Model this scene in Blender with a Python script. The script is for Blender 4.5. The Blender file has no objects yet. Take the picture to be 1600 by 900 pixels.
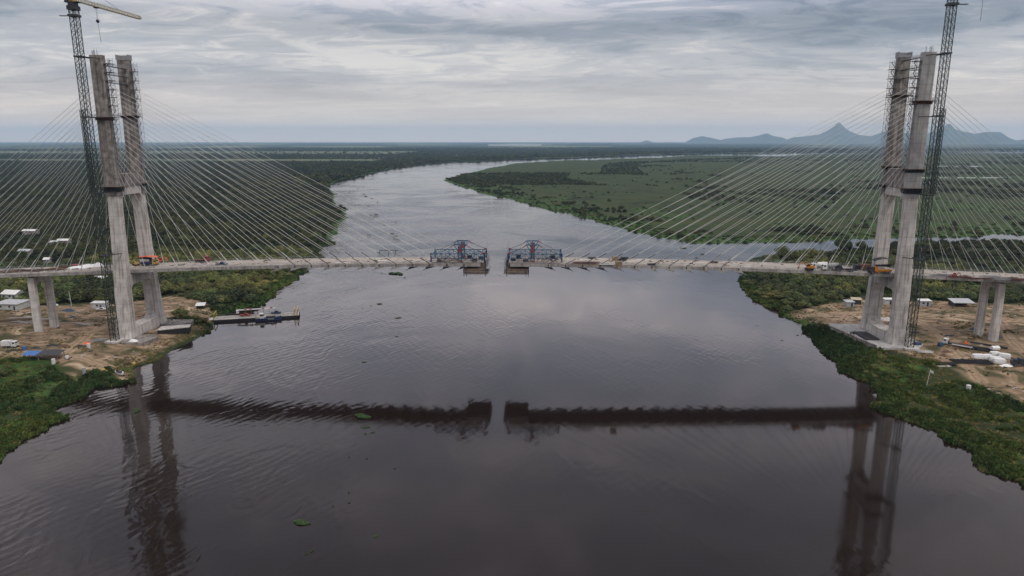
import bpy, bmesh, math, random
import numpy as np
from mathutils import Vector, Matrix, noise

rnd = random.Random(7)
nrs = np.random.RandomState(11)
S = bpy.context.scene
COL = S.collection
R = math.radians
PI = math.pi

# ------------------------------------------------------------------ camera, sky, sun, exposure
CAM = np.array([11.84, -314.44, 93.38]); YAW = -0.02995; PITCH = 0.21095; FPX = 1078.06
cd = bpy.data.cameras.new('camera'); cam = bpy.data.objects.new('camera', cd); COL.objects.link(cam)
cam.location = CAM; cam.rotation_euler = (PI / 2 - PITCH, 0, -YAW)
cd.sensor_width = 36; cd.lens = FPX / 1600 * 36; cd.clip_start = 1; cd.clip_end = 120000
S.camera = cam
S.view_settings.view_transform = 'Standard'; S.view_settings.look = 'None'
S.view_settings.exposure = 0.0; S.view_settings.gamma = 1.0
S.cycles.max_bounces = 6; S.cycles.diffuse_bounces = 2; S.cycles.glossy_bounces = 3
S.cycles.volume_bounces = 1; S.cycles.transmission_bounces = 2; S.cycles.transparent_max_bounces = 6
S.cycles.caustics_reflective = False; S.cycles.caustics_refractive = False
S.cycles.sample_clamp_indirect = 4.0

SUN_EL, SUN_AZ = 58, 140


def make_world():
    w = bpy.data.worlds.new('World'); S.world = w; w.use_nodes = True
    t = w.node_tree; t.nodes.clear(); N = t.nodes.new; L = t.links.new

    def math_(op, a, b=None, clamp=False):
        n = N('ShaderNodeMath'); n.operation = op; n.use_clamp = clamp
        for i, v in enumerate((a, b)):
            if v is None: continue
            if isinstance(v, (int, float)): n.inputs[i].default_value = v
            else: L(v, n.inputs[i])
        return n.outputs[0]

    def ramp(fac, stops, interp='EASE'):
        n = N('ShaderNodeValToRGB'); n.color_ramp.interpolation = interp
        e = n.color_ramp.elements
        while len(e) < len(stops): e.new(0.5)
        for el, (p_, c) in zip(e, stops):
            el.position = p_; el.color = (*c, 1)
        L(fac, n.inputs[0]); return n.outputs[0]

    def mix(fac, a, b, mode='MIX'):
        n = N('ShaderNodeMix'); n.data_type = 'RGBA'; n.blend_type = mode
        for v, k in ((fac, 0), (a, 6), (b, 7)):
            if isinstance(v, (int, float)): n.inputs[k].default_value = v
            elif isinstance(v, tuple): n.inputs[k].default_value = (*v, 1)
            else: L(v, n.inputs[k])
        return n.outputs[2]

    tc = N('ShaderNodeTexCoord'); sp = N('ShaderNodeSeparateXYZ'); L(tc.outputs['Generated'], sp.inputs[0])
    z = math_('MAXIMUM', sp.outputs[2], 0.0)
    zc = math_('ADD', z, 0.085)
    px = math_('DIVIDE', sp.outputs[0], zc); py = math_('DIVIDE', sp.outputs[1], zc)
    cb = N('ShaderNodeCombineXYZ'); L(px, cb.inputs[0]); L(py, cb.inputs[1])

    def cloud(scale, sx, sy, rot, loc, detail, rough, dist):
        m = N('ShaderNodeMapping'); L(cb.outputs[0], m.inputs[0])
        m.inputs['Scale'].default_value = (sx, sy, 1); m.inputs['Rotation'].default_value = (0, 0, R(rot))
        m.inputs['Location'].default_value = loc
        n = N('ShaderNodeTexNoise'); L(m.outputs[0], n.inputs['Vector'])
        n.inputs['Scale'].default_value = scale; n.inputs['Detail'].default_value = detail
        n.inputs['Roughness'].default_value = rough; n.inputs['Distortion'].default_value = dist
        return n.outputs['Fac']
    n1 = cloud(0.66, 0.62, 1.0, 24, (3.1, 7.7, 0), 7, 0.56, 0.5)
    n2 = cloud(2.5, 0.8, 1.2, 32, (9.3, 2.2, 1), 7, 0.64, 1.2)
    n3 = cloud(0.18, 0.8, 1.0, 5, (1.3, 4.2, 2), 3, 0.5, 0.2)
    mixn = math_('ADD', math_('MULTIPLY', n1, 0.52), math_('ADD', math_('MULTIPLY', n2, 0.28), math_('MULTIPLY', n3, 0.20)))
    # overcast deck: bluish grey bellies to pale ridges
    body = ramp(mixn, [(0.39, (0.225, 0.265, 0.325)), (0.46, (0.36, 0.395, 0.45)), (0.525, (0.56, 0.565, 0.585)), (0.60, (0.86, 0.82, 0.775))])
    # clear pale strip low over the horizon
    low = math_('SUBTRACT', 1.0, math_('MULTIPLY', z, 8.0), True)
    low = math_('MULTIPLY', low, low)
    body = mix(math_('MULTIPLY', low, 0.9), body, (1.50, 1.12, 0.78))
    # sky brightness out of view is shaped by the height ramp below
    # thin cloud lets a creamy glow through, low down and straight ahead
    ym = math_('MAXIMUM', sp.outputs[1], 0.0); ym = math_('POWER', ym, 5.0)
    gl = math_('MULTIPLY', math_('SUBTRACT', 1.0, math_('MULTIPLY', z, 6.0), True), ym)
    body = mix(math_('MULTIPLY', gl, 0.55), body, (0.80, 0.735, 0.665))
    # made-up bright and dark sky bands above the view, shaped for the river's reflection
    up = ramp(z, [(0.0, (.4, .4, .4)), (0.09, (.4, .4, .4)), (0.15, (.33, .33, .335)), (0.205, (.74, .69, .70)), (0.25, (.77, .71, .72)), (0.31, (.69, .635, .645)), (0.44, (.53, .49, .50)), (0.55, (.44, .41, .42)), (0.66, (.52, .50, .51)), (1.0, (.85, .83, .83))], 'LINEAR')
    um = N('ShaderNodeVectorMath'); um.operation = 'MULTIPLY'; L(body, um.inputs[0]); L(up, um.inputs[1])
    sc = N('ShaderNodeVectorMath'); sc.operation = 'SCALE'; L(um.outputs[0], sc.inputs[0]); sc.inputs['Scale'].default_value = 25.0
    sky = N('ShaderNodeTexSky'); sky.sky_type = 'NISHITA'; sky.sun_disc = False
    sky.sun_elevation = R(SUN_EL); sky.sun_rotation = R(SUN_AZ); sky.altitude = 90; sky.dust_density = 2.0
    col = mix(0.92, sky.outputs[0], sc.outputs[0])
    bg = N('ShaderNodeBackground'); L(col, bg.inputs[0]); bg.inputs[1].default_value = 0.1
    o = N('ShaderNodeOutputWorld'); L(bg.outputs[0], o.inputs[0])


make_world()
sl = bpy.data.lights.new('sun', 'SUN'); sl.energy = 1.4; sl.angle = R(14); sl.color = (1.0, 0.95, 0.88)
so = bpy.data.objects.new('sun', sl); COL.objects.link(so)
sv = Vector((math.cos(R(SUN_EL)) * math.sin(R(SUN_AZ)), math.cos(R(SUN_EL)) * math.cos(R(SUN_AZ)), math.sin(R(SUN_EL))))
so.rotation_euler = sv.to_track_quat('Z', 'Y').to_euler(); so.location = (0, -200, 400)

# ------------------------------------------------------------------ survey: where a line of sight meets a surface
_f = np.array([math.sin(YAW) * math.cos(PITCH), math.cos(YAW) * math.cos(PITCH), -math.sin(PITCH)])
_r = np.array([math.cos(YAW), -math.sin(YAW), 0.0]); _u = np.cross(_r, _f)


def sight(px, py):
    return _f * FPX + _r * (px - 800) + _u * (450 - py)


def on_z(px, py, z):
    d = sight(px, py); return CAM + d * (z - CAM[2]) / d[2]


def on_y(px, py, y):
    d = sight(px, py); return CAM + d * (y - CAM[1]) / d[1]


def pts(lst, z=0.0):
    return np.array([on_z(a, b, z)[:2] for a, b in lst])


# ------------------------------------------------------------------ shorelines
FAR = 70000.0
left_shore = pts([(-260, 905), (-120, 800), (0, 712), (30, 690), (58, 678), (72, 664), (100, 655), (86, 648), (79, 642), (102, 631), (124, 624), (132, 613), (148, 604), (172, 604),
    (192, 600), (208, 596), (212, 584), (204, 578), (216, 571), (226, 570), (238, 566), (250, 562), (262, 551), (276, 543), (292, 537), (310, 528), (326, 518), (334, 507),
    (336, 498), (352, 489), (400, 483), (416, 469), (428, 463), (440, 449), (465, 435), (478, 422), (490, 408), (504, 402), (495, 395), (503, 385), (521, 382), (513, 371), (527, 367),
    (528, 359), (532, 348), (540, 342), (539, 331), (526, 318), (518, 302), (511, 290), (516, 288), (536, 280), (560, 275), (590, 267), (620, 262), (656, 257), (688, 254),
    (720, 252.5), (772, 250.5), (808, 248.5), (856, 247), (900, 246), (950, 244), (1008, 241.6), (1070, 240.2), (1120, 239.4), (1220, 238.4), (1285, 237.8), (1500, 236.5), (1800, 235)])
left_land = np.vstack([left_shore, [[FAR, 9000], [FAR, FAR], [-FAR, FAR], [-FAR, -2000], [-800, -2000]]])
isle_shore = pts([(1800, 238.5), (1500, 239.0), (1275, 240.0), (1220, 244), (1184, 243.6), (1176, 242.4), (1110, 242.2), (1080, 243), (1040, 245.6), (960, 248), (920, 250), (880, 250.5), (852, 252),
    (806, 255), (772, 261), (748, 267), (724, 272), (704, 277), (696, 279), (693, 281.5), (706, 287), (722, 292), (740, 296), (762, 304), (770, 307), (788, 309), (809, 316), (828, 321), (850, 327), (860, 331), (890, 334),
    (910, 340), (920, 343), (948, 351), (964, 355), (988, 363), (1008, 366), (1028, 371), (1044, 373.5), (1066, 377), (1080, 380), (1110, 381.5), (1136, 381), (1156, 380.5), (1178, 379), (1200, 380),
    (1260, 378), (1310, 376), (1390, 372.5), (1445, 371), (1600, 367), (1800, 362), (2200, 355)])
isle_land = np.vstack([isle_shore, [[3000, 1500], [FAR, 3000], [FAR, 8000]]])
right_shore = pts([(2300, 366), (1800, 375), (1600, 379), (1520, 379), (1440, 381), (1334, 389), (1266, 396), (1212, 401), (1196, 402), (1176, 406), (1168, 414), (1164, 428), (1154, 439), (1160, 450), (1168, 460), (1186, 470), (1198, 480), (1216, 483),
    (1220, 494), (1236, 499), (1250, 505), (1258, 520), (1272, 532), (1280, 542), (1300, 558), (1315, 568), (1314, 580), (1338, 590), (1368, 602), (1377, 618), (1374, 625),
    (1362, 633), (1380, 644), (1420, 657), (1452, 670), (1478, 678), (1468, 682), (1486, 692), (1516, 700), (1530, 708), (1526, 720), (1540, 738), (1570, 746), (1596, 752), (1640, 790), (1760, 900)])
right_land = np.vstack([right_shore, [[400, -2000], [4000, -2000], [4000, 600]]])


def wiggle(poly, n_open, amp=0.012):
    """subdivide the open shoreline and roughen it in proportion to its length"""
    out = []
    for i in range(len(poly)):
        a = poly[i]; b = poly[(i + 1) % len(poly)]
        out.append(a)
        if i < n_open - 1:
            ln = np.linalg.norm(b - a); k = int(min(8, max(1, ln / (2 + 0.012 * np.linalg.norm(a - CAM[:2])))))
            nrm = np.array([-(b - a)[1], (b - a)[0]]) / (ln + 1e-6)
            for j in range(1, k):
                t = j / k
                out.append(a * (1 - t) + b * t + nrm * nrs.normal(0, min(6, ln * 0.05)))
    return np.array(out)


POLYS = [wiggle(left_land, len(left_shore)), wiggle(isle_land, len(isle_shore)), wiggle(right_land, len(right_shore))]


def seg_dist(P, poly):
    A = poly; B = np.roll(poly, -1, 0)
    d2 = np.full(len(P), 1e18)
    ins = np.zeros(len(P), bool)
    X, Y = P[:, 0], P[:, 1]
    for a, b in zip(A, B):
        e = b - a; L2 = e @ e + 1e-12
        t = np.clip(((X - a[0]) * e[0] + (Y - a[1]) * e[1]) / L2, 0, 1)
        dx = X - a[0] - t * e[0]; dy = Y - a[1] - t * e[1]
        np.minimum(d2, dx * dx + dy * dy, out=d2)
        if a[1] != b[1]:
            c = (a[1] > Y) != (b[1] > Y)
            xi = a[0] + (Y - a[1]) * e[0] / e[1]
            ins ^= c & (X < xi)
    d = np.sqrt(d2)
    return np.where(ins, d, -d)


LAKES = [(-330, 13200, 900, 700), (1100, 1500, 130, 22), (1500, 2300, 160, 30)]


def shore_dist(P):
    s = np.full(len(P), -1e9); which = np.zeros(len(P), int)
    for i, pl in enumerate(POLYS):
        d = seg_dist(P, pl)
        m = d > s; s[m] = d[m]; which[m] = i
    for lx, ly, la, lb in LAKES:
        q = (np.sqrt(((P[:, 0] - lx) / la) ** 2 + ((P[:, 1] - ly) / lb) ** 2) - 1) * min(la, lb)
        s = np.minimum(s, q)
    return s, which


def sm(x, a, b):
    t = np.clip((x - a) / (b - a), 0, 1); return t * t * (3 - 2 * t)


def vnoise(X, Y, s, seed=0):
    """cheap value noise for relief and zone edges"""
    x = X / s + seed * 17.3; y = Y / s - seed * 9.1
    xi = np.floor(x).astype(np.int64); yi = np.floor(y).astype(np.int64); fx = x - xi; fy = y - yi
    fx = fx * fx * (3 - 2 * fx); fy = fy * fy * (3 - 2 * fy)

    def h(a, b):
        n = (a * 374761393 + b * 668265263 + seed * 1442695) & 0x7fffffff
        n = (n ^ (n >> 13)) * 1274126177 & 0x7fffffff
        return ((n ^ (n >> 16)) & 0xffff) / 65535.0
    return (h(xi, yi) * (1 - fx) + h(xi + 1, yi) * fx) * (1 - fy) + (h(xi, yi + 1) * (1 - fx) + h(xi + 1, yi + 1) * fx) * fy


def height(P, s, which):
    X, Y = P[:, 0], P[:, 1]
    lo = np.where(X < 0, sm(Y, -58, -32), sm(Y, -90, -38))
    hi = 1 - sm(Y, 110, 260)
    zmax = 1.3 + 2.7 * lo * hi
    zmax = np.where(which == 1, 1.1, zmax)
    Ls = np.where(which == 1, 20.0, 9.0)
    bump = (vnoise(X, Y, 9, 1) - .5) * .5 + (vnoise(X, Y, 3.1, 2) - .5) * .22
    land = zmax * (1 - np.exp(-np.maximum(s, 0) / Ls)) + bump * sm(s, 0.5, 8)
    return np.where(s > 0, land, np.maximum(s * .35, -2.0))


def zs(xy):
    P = np.atleast_2d(np.asarray(xy, float))[:, :2]
    s, w = shore_dist(P); return height(P, s, w)


def gz(x, y): return float(zs([[x, y]])[0])


def ground(px, py):
    z = 2.0
    for _ in range(5):
        q = on_z(px, py, z); z = max(gz(q[0], q[1]), 0)
    return Vector((q[0], q[1], z))


def DZ(x):
    """road level of the bridge deck"""
    a = abs(x); return 39.1 - 1.3e-4 * a * a if a < 180 else 39.1 - 1.3e-4 * 180 * 180 - 0.043 * (a - 180)


def deck_at(px, py):
    z = 38.0
    for _ in range(5):
        q = on_z(px, py, z); z = DZ(q[0])
    return Vector((q[0], q[1], z))


# ------------------------------------------------------------------ materials
def mat(name, c1, c2=None, rough=0.8, scale=1.0, stretch=(1, 1, 1), metal=0.0, bump=0.0, detail=5, contrast=(0.35, 0.65), spec=0.4, joints=0.0, rand=0.0, streak=None):
    m = bpy.data.materials.new(name); m.use_nodes = True; t = m.node_tree; N = t.nodes.new; L = t.links.new
    b = t.nodes['Principled BSDF']
    b.inputs['Roughness'].default_value = rough; b.inputs['Metallic'].default_value = metal
    b.inputs['Specular IOR Level'].default_value = spec
    c2 = c2 or tuple(v * .8 for v in c1)
    tc = N('ShaderNodeTexCoord'); mp = N('ShaderNodeMapping'); L(tc.outputs['Object'], mp.inputs[0]); mp.inputs['Scale'].default_value = stretch
    n = N('ShaderNodeTexNoise'); L(mp.outputs[0], n.inputs['Vector']); n.inputs['Scale'].default_value = scale; n.inputs['Detail'].default_value = detail
    r = N('ShaderNodeValToRGB'); L(n.outputs['Fac'], r.inputs[0]); r.color_ramp.elements[0].position = contrast[0]; r.color_ramp.elements[1].position = contrast[1]
    r.color_ramp.elements[0].color = (*c2, 1); r.color_ramp.elements[1].color = (*c1, 1)
    out = r.outputs[0]

    def mul(out, fac_socket, col):
        x = N('ShaderNodeMix'); x.data_type = 'RGBA'; x.blend_type = 'MULTIPLY'; L(fac_socket, x.inputs[0]); L(out, x.inputs[6]); x.inputs[7].default_value = (*col, 1); return x.outputs[2]
    if streak:
        mp2 = N('ShaderNodeMapping'); L(tc.outputs['Object'], mp2.inputs[0]); mp2.inputs['Scale'].default_value = (1.1, 1.1, 0.045)
        n2 = N('ShaderNodeTexNoise'); L(mp2.outputs[0], n2.inputs['Vector']); n2.inputs['Scale'].default_value = 1.0; n2.inputs['Detail'].default_value = 4
        r2 = N('ShaderNodeValToRGB'); L(n2.outputs['Fac'], r2.inputs[0]); r2.color_ramp.elements[0].position = .48; r2.color_ramp.elements[1].position = .66
        out = mul(out, r2.outputs[0], streak)
    if joints:
        sp = N('ShaderNodeSeparateXYZ'); L(tc.outputs['Object'], sp.inputs[0])
        a = N('ShaderNodeMath'); a.operation = 'DIVIDE'; L(sp.outputs[2], a.inputs[0]); a.inputs[1].default_value = joints
        f = N('ShaderNodeMath'); f.operation = 'FRACT'; L(a.outputs[0], f.inputs[0])
        g = N('ShaderNodeMath'); g.operation = 'LESS_THAN'; L(f.outputs[0], g.inputs[0]); g.inputs[1].default_value = .055
        out = mul(out, g.outputs[0], (.78, .78, .78))
        # every lift was cast from a slightly different mix
        fl = N('ShaderNodeMath'); fl.operation = 'FLOOR'; L(a.outputs[0], fl.inputs[0])
        wn = N('ShaderNodeTexWhiteNoise'); wn.noise_dimensions = '1D'; L(fl.outputs[0], wn.inputs['W'])
        out = mul(out, wn.outputs['Value'], (.92, .915, .91))
    if rand:
        # whole stands differ in tone, a few metres across
        ge = N('ShaderNodeNewGeometry'); n3 = N('ShaderNodeTexNoise'); L(ge.outputs['Position'], n3.inputs['Vector']); n3.inputs['Scale'].default_value = .016; n3.inputs['Detail'].default_value = 6
        r3 = N('ShaderNodeValToRGB'); L(n3.outputs['Fac'], r3.inputs[0]); r3.color_ramp.elements[0].position = .42; r3.color_ramp.elements[1].position = .6
        x3 = N('ShaderNodeMix'); x3.data_type = 'RGBA'; L(r3.outputs[0], x3.inputs[6 - 6]); L(out, x3.inputs[6]); x3.inputs[7].default_value = (c1[0] * 1.55, c1[1] * 1.3, c1[2] * 1.05, 1); out = x3.outputs[2]
        oi = N('ShaderNodeObjectInfo')
        h = N('ShaderNodeHueSaturation'); L(out, h.inputs['Color'])
        mr = N('ShaderNodeMapRange'); L(oi.outputs['Random'], mr.inputs[0]); mr.inputs[3].default_value = 1 - rand; mr.inputs[4].default_value = 1 + rand
        L(mr.outputs[0], h.inputs['Value'])
        m2 = N('ShaderNodeMath'); m2.operation = 'MULTIPLY'; L(oi.outputs['Random'], m2.inputs[0]); m2.inputs[1].default_value = 7.31
        m3 = N('ShaderNodeMath'); m3.operation = 'FRACT'; L(m2.outputs[0], m3.inputs[0])
        mr2 = N('ShaderNodeMapRange'); L(m3.outputs[0], mr2.inputs[0]); mr2.inputs[3].default_value = .465; mr2.inputs[4].default_value = .52
        L(mr2.outputs[0], h.inputs['Hue']); out = h.outputs[0]
    L(out, b.inputs['Base Color'])
    if bump:
        bp = N('ShaderNodeBump'); L(n.outputs['Fac'], bp.inputs['Height']); bp.inputs['Strength'].default_value = bump; L(bp.outputs[0], b.inputs['Normal'])
    return m


M = {}
M['concrete'] = mat('pale_concrete', (.62, .59, .565), (.47, .445, .425), .9, .35, joints=4.0, streak=(.62, .58, .55), bump=.1)
M['old_concrete'] = mat('stained_concrete', (.33, .305, .285), (.15, .135, .125), .92, .45, joints=2.6, streak=(.5, .45, .42), bump=.1)
M['deck_top'] = mat('deck_concrete', (.42, .375, .335), (.24, .205, .18), .92, .5, stretch=(.35, 1.4, 1), contrast=(.3, .7))
M['deck_side'] = mat('girder_concrete', (.38, .36, .34), (.22, .205, .195), .9, .4, streak=(.7, .66, .62))
M['kerb'] = mat('kerb_concrete', (.56, .53, .50), (.36, .34, .32), .9, .25)
M['cable'] = mat('cable_sheath', (.54, .54, .53), (.45, .45, .44), .45, .3)
M['dark_steel'] = mat('dark_steel', (.035, .04, .045), (.02, .022, .025), .6, 2)
M['green_steel'] = mat('green_grey_steel', (.030, .046, .036), (.014, .020, .017), .6, 1)
M['yellow'] = mat('yellow_paint', (.46, .31, .07), (.36, .23, .06), .5, 1.5)
M['cream'] = mat('weathered_cream_paint', (.46, .41, .29), (.34, .29, .19), .55, 1.5)
M['orange'] = mat('orange_paint', (.75, .14, .045), (.6, .1, .03), .5, 1.5)
M['amber'] = mat('amber_paint', (.50, .20, .02), (.36, .14, .02), .5, 1.5)
M['dull_blue'] = mat('dull_blue_sheet', (.03, .07, .125), (.018, .04, .07), .6, 1.2)
M['blue'] = mat('blue_paint', (.03, .095, .17), (.018, .052, .10), .5, 1.2)
M['bright_blue'] = mat('bright_blue_sheet', (.05, .16, .42), (.035, .1, .3), .5, 1.0)
M['navy'] = mat('navy_paint', (.02, .035, .10), (.015, .025, .06), .45, 1)
M['red'] = mat('red_paint', (.30, .045, .035), (.2, .04, .035), .5, 1.5)
M['white'] = mat('white_paint', (.66, .66, .65), (.5, .5, .49), .5, .8)
M['white_wall'] = mat('white_wall', (.54, .54, .52), (.40, .40, .385), .8, .6)
M['sheet'] = mat('galvanised_sheet', (.44, .455, .475), (.30, .31, .32), .45, .8, metal=.2)
M['tarp'] = mat('white_plastic', (.78, .78, .78), (.62, .62, .63), .45, 1.2, bump=.4)
M['black'] = mat('black_material', (.018, .018, .02), (.01, .01, .012), .6, 1)
M['charcoal'] = mat('charcoal_roof', (.05, .05, .058), (.03, .03, .035), .7, 1)
M['glass'] = mat('dark_glass', (.02, .025, .03), (.015, .018, .02), .1, 1, spec=.6)
M['wood'] = mat('raw_timber', (.28, .20, .13), (.16, .11, .07), .85, 1.5, stretch=(.3, 2, 2))
M['plywood'] = mat('form_plywood', (.20, .14, .10), (.10, .07, .055), .85, .8)
M['rust'] = mat('rusty_rebar', (.14, .065, .045), (.075, .04, .03), .85, 2.0)
M['grey_steel'] = mat('grey_steel', (.30, .30, .31), (.2, .2, .21), .5, 1)
M['tyre'] = mat('tyre_rubber', (.02, .02, .02), (.012, .012, .012), .85, 2)
M['bark'] = mat('bark', (.10, .075, .055), (.06, .045, .035), .95, 2)
M['hill'] = mat('forested_hill', (.11, .12, .085), (.055, .07, .045), .95, .004)
M['leaf_dark'] = mat('dark_foliage', (.055, .072, .026), (.020, .032, .012), .75, .5, rand=.5, spec=.25)
M['leaf_mid'] = mat('mid_foliage', (.085, .105, .034), (.032, .050, .016), .75, .5, rand=.5, spec=.25)
M['leaf_far'] = mat('far_foliage', (.032, .042, .017), (.013, .020, .008), .85, .3, rand=.5, spec=.15)
M['reed'] = mat('lush_water_grass', (.052, .090, .024), (.024, .048, .012), .7, .6, rand=.4, spec=.25)
M['weed'] = mat('dry_weeds', (.15, .145, .062), (.08, .085, .034), .8, .6, rand=.4, spec=.2)
M['hyacinth'] = mat('floating_leaves', (.045, .088, .022), (.022, .048, .012), .6, 1.2, spec=.3)
M['spoil'] = mat('spoil_earth', (.24, .17, .11), (.12, .085, .06), .95, .5, bump=.3)


# ------------------------------------------------------------------ mesh building
class MB:
    def __init__(s): s.v = []; s.f = []

    def add(s, vs, fs):
        o = len(s.v); s.v += [tuple(v) for v in vs]; s.f += [tuple(i + o for i in f) for f in fs]; return s

    def box(s, c, d, rz=0.0):
        x, y, z = c; a, b, h = d[0] / 2, d[1] / 2, d[2] / 2; cs, sn = math.cos(rz), math.sin(rz)
        vs = [(x + i * a * cs - j * b * sn, y + i * a * sn + j * b * cs, z + k * h) for k in (-1, 1) for i, j in ((-1, -1), (1, -1), (1, 1), (-1, 1))]
        return s.add(vs, [(3, 2, 1, 0), (4, 5, 6, 7), (0, 1, 5, 4), (1, 2, 6, 5), (2, 3, 7, 6), (3, 0, 4, 7)])

    def bar(s, a, b, w, h=None):
        h = h or w; a = Vector(a); b = Vector(b); d = (b - a)
        if d.length < 1e-6: return s
        d.normalize(); up = Vector((0, 0, 1)) if abs(d.z) < .95 else Vector((0, 1, 0))
        x = d.cross(up).normalized() * w / 2; y = x.cross(d).normalized() * h / 2
        vs = [p + i * x + j * y for p in (a, b) for i, j in ((-1, -1), (1, -1), (1, 1), (-1, 1))]
        return s.add(vs, [(0, 1, 2, 3), (7, 6, 5, 4), (1, 0, 4, 5), (2, 1, 5, 6), (3, 2, 6, 7), (0, 3, 7, 4)])

    def tube(s, path, r, n=6, cap=True):
        path = [Vector(p) for p in path]; rs = r if isinstance(r, (list, tuple)) else [r] * len(path)
        vs = []; fs = []
        for i, p in enumerate(path):
            d = (path[min(i + 1, len(path) - 1)] - path[max(i - 1, 0)]).normalized()
            up = Vector((0, 0, 1)) if abs(d.z) < .95 else Vector((0, 1, 0))
            x = d.cross(up).normalized(); y = x.cross(d).normalized()
            vs += [p + (x * math.cos(2 * PI * k / n) + y * math.sin(2 * PI * k / n)) * rs[i] for k in range(n)]
        for i in range(len(path) - 1):
            for k in range(n):
                k2 = (k + 1) % n; fs.append((i * n + k, i * n + k2, (i + 1) * n + k2, (i + 1) * n + k))
        if cap: fs += [tuple(range(n - 1, -1, -1)), tuple(range((len(path) - 1) * n, len(path) * n))]
        return s.add(vs, fs)

    def loft(s, rings, cap=True):
        n = len(rings[0]); vs = [v for r in rings for v in r]; fs = []
        for i in range(len(rings) - 1):
            for k in range(n):
                k2 = (k + 1) % n; fs.append((i * n + k, i * n + k2, (i + 1) * n + k2, (i + 1) * n + k))
        if cap: fs += [tuple(range(n - 1, -1, -1)), tuple(range((len(rings) - 1) * n, len(rings) * n))]
        return s.add(vs, fs)

    def prism(s, outline, axis, a, b):
        """outline of (u, w) pairs extruded along axis from a to b"""
        def P(u, w, t): return {'x': (t, u, w), 'y': (u, t, w), 'z': (u, w, t)}[axis]
        return s.loft([[P(u, w, t) for u, w in outline] for t in (a, b)])

    def build(s, name, m, parent=None, local=False, loc=None):
        me = bpy.data.meshes.new(name); o = bpy.data.objects.new(name, me)
        off = Vector((0, 0, 0))
        if parent is not None:
            o.parent = parent
            q = parent
            while q is not None and not local: off += q.location; q = q.parent
        elif loc is not None: off = Vector(loc); o.location = loc
        if local: off = Vector((0, 0, 0))
        me.from_pydata([(v[0] - off.x, v[1] - off.y, v[2] - off.z) for v in s.v], [], s.f); me.update()
        bm = bmesh.new(); bm.from_mesh(me); bmesh.ops.recalc_face_normals(bm, faces=bm.faces); bm.to_mesh(me); bm.free()
        me.materials.append(M[m] if isinstance(m, str) else m)
        COL.objects.link(o); return o


def tag(o, label=None, cat=None, group=None, kind=None):
    for k, v in (('label', label), ('category', cat), ('group', group), ('kind', kind)):
        if v: o[k] = v
    return o


def thing(name, label, cat, loc, group=None, rz=0.0):
    o = bpy.data.objects.new(name, None); COL.objects.link(o); o.location = loc; o.rotation_euler = (0, 0, rz); o.empty_display_size = .5
    return tag(o, label, cat, group)


def kids(o): return [c for c in bpy.data.objects if c.parent is o]


def copy_tree(o, parent=None):
    c = o.copy(); COL.objects.link(c); c.parent = parent
    for ch in kids(o): copy_tree(ch, c)
    return c


# ------------------------------------------------------------------ ground sheet (polar, finer towards the viewer)
ZONES = {
    'dirt': [pts([(-60, 478), (40, 484), (96, 478), (172, 476), (236, 472), (258, 466), (300, 471), (326, 482), (342, 488), (338, 500), (316, 494), (296, 492), (262, 500), (258, 516), (300, 505), (322, 505), (300, 528), (268, 546), (236, 560),
                (206, 582), (170, 568), (140, 575), (118, 590), (98, 572), (60, 562), (30, 560), (-60, 566)], 3.0),
             pts([(1218, 487), (1290, 478), (1345, 470), (1420, 474), (1480, 474), (1560, 478), (1700, 476), (1700, 640), (1600, 626), (1540, 608), (1500, 590), (1480, 574), (1420, 562), (1370, 545), (1335, 520), (1300, 512), (1268, 502), (1240, 498)], 3.0)],
}


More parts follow.
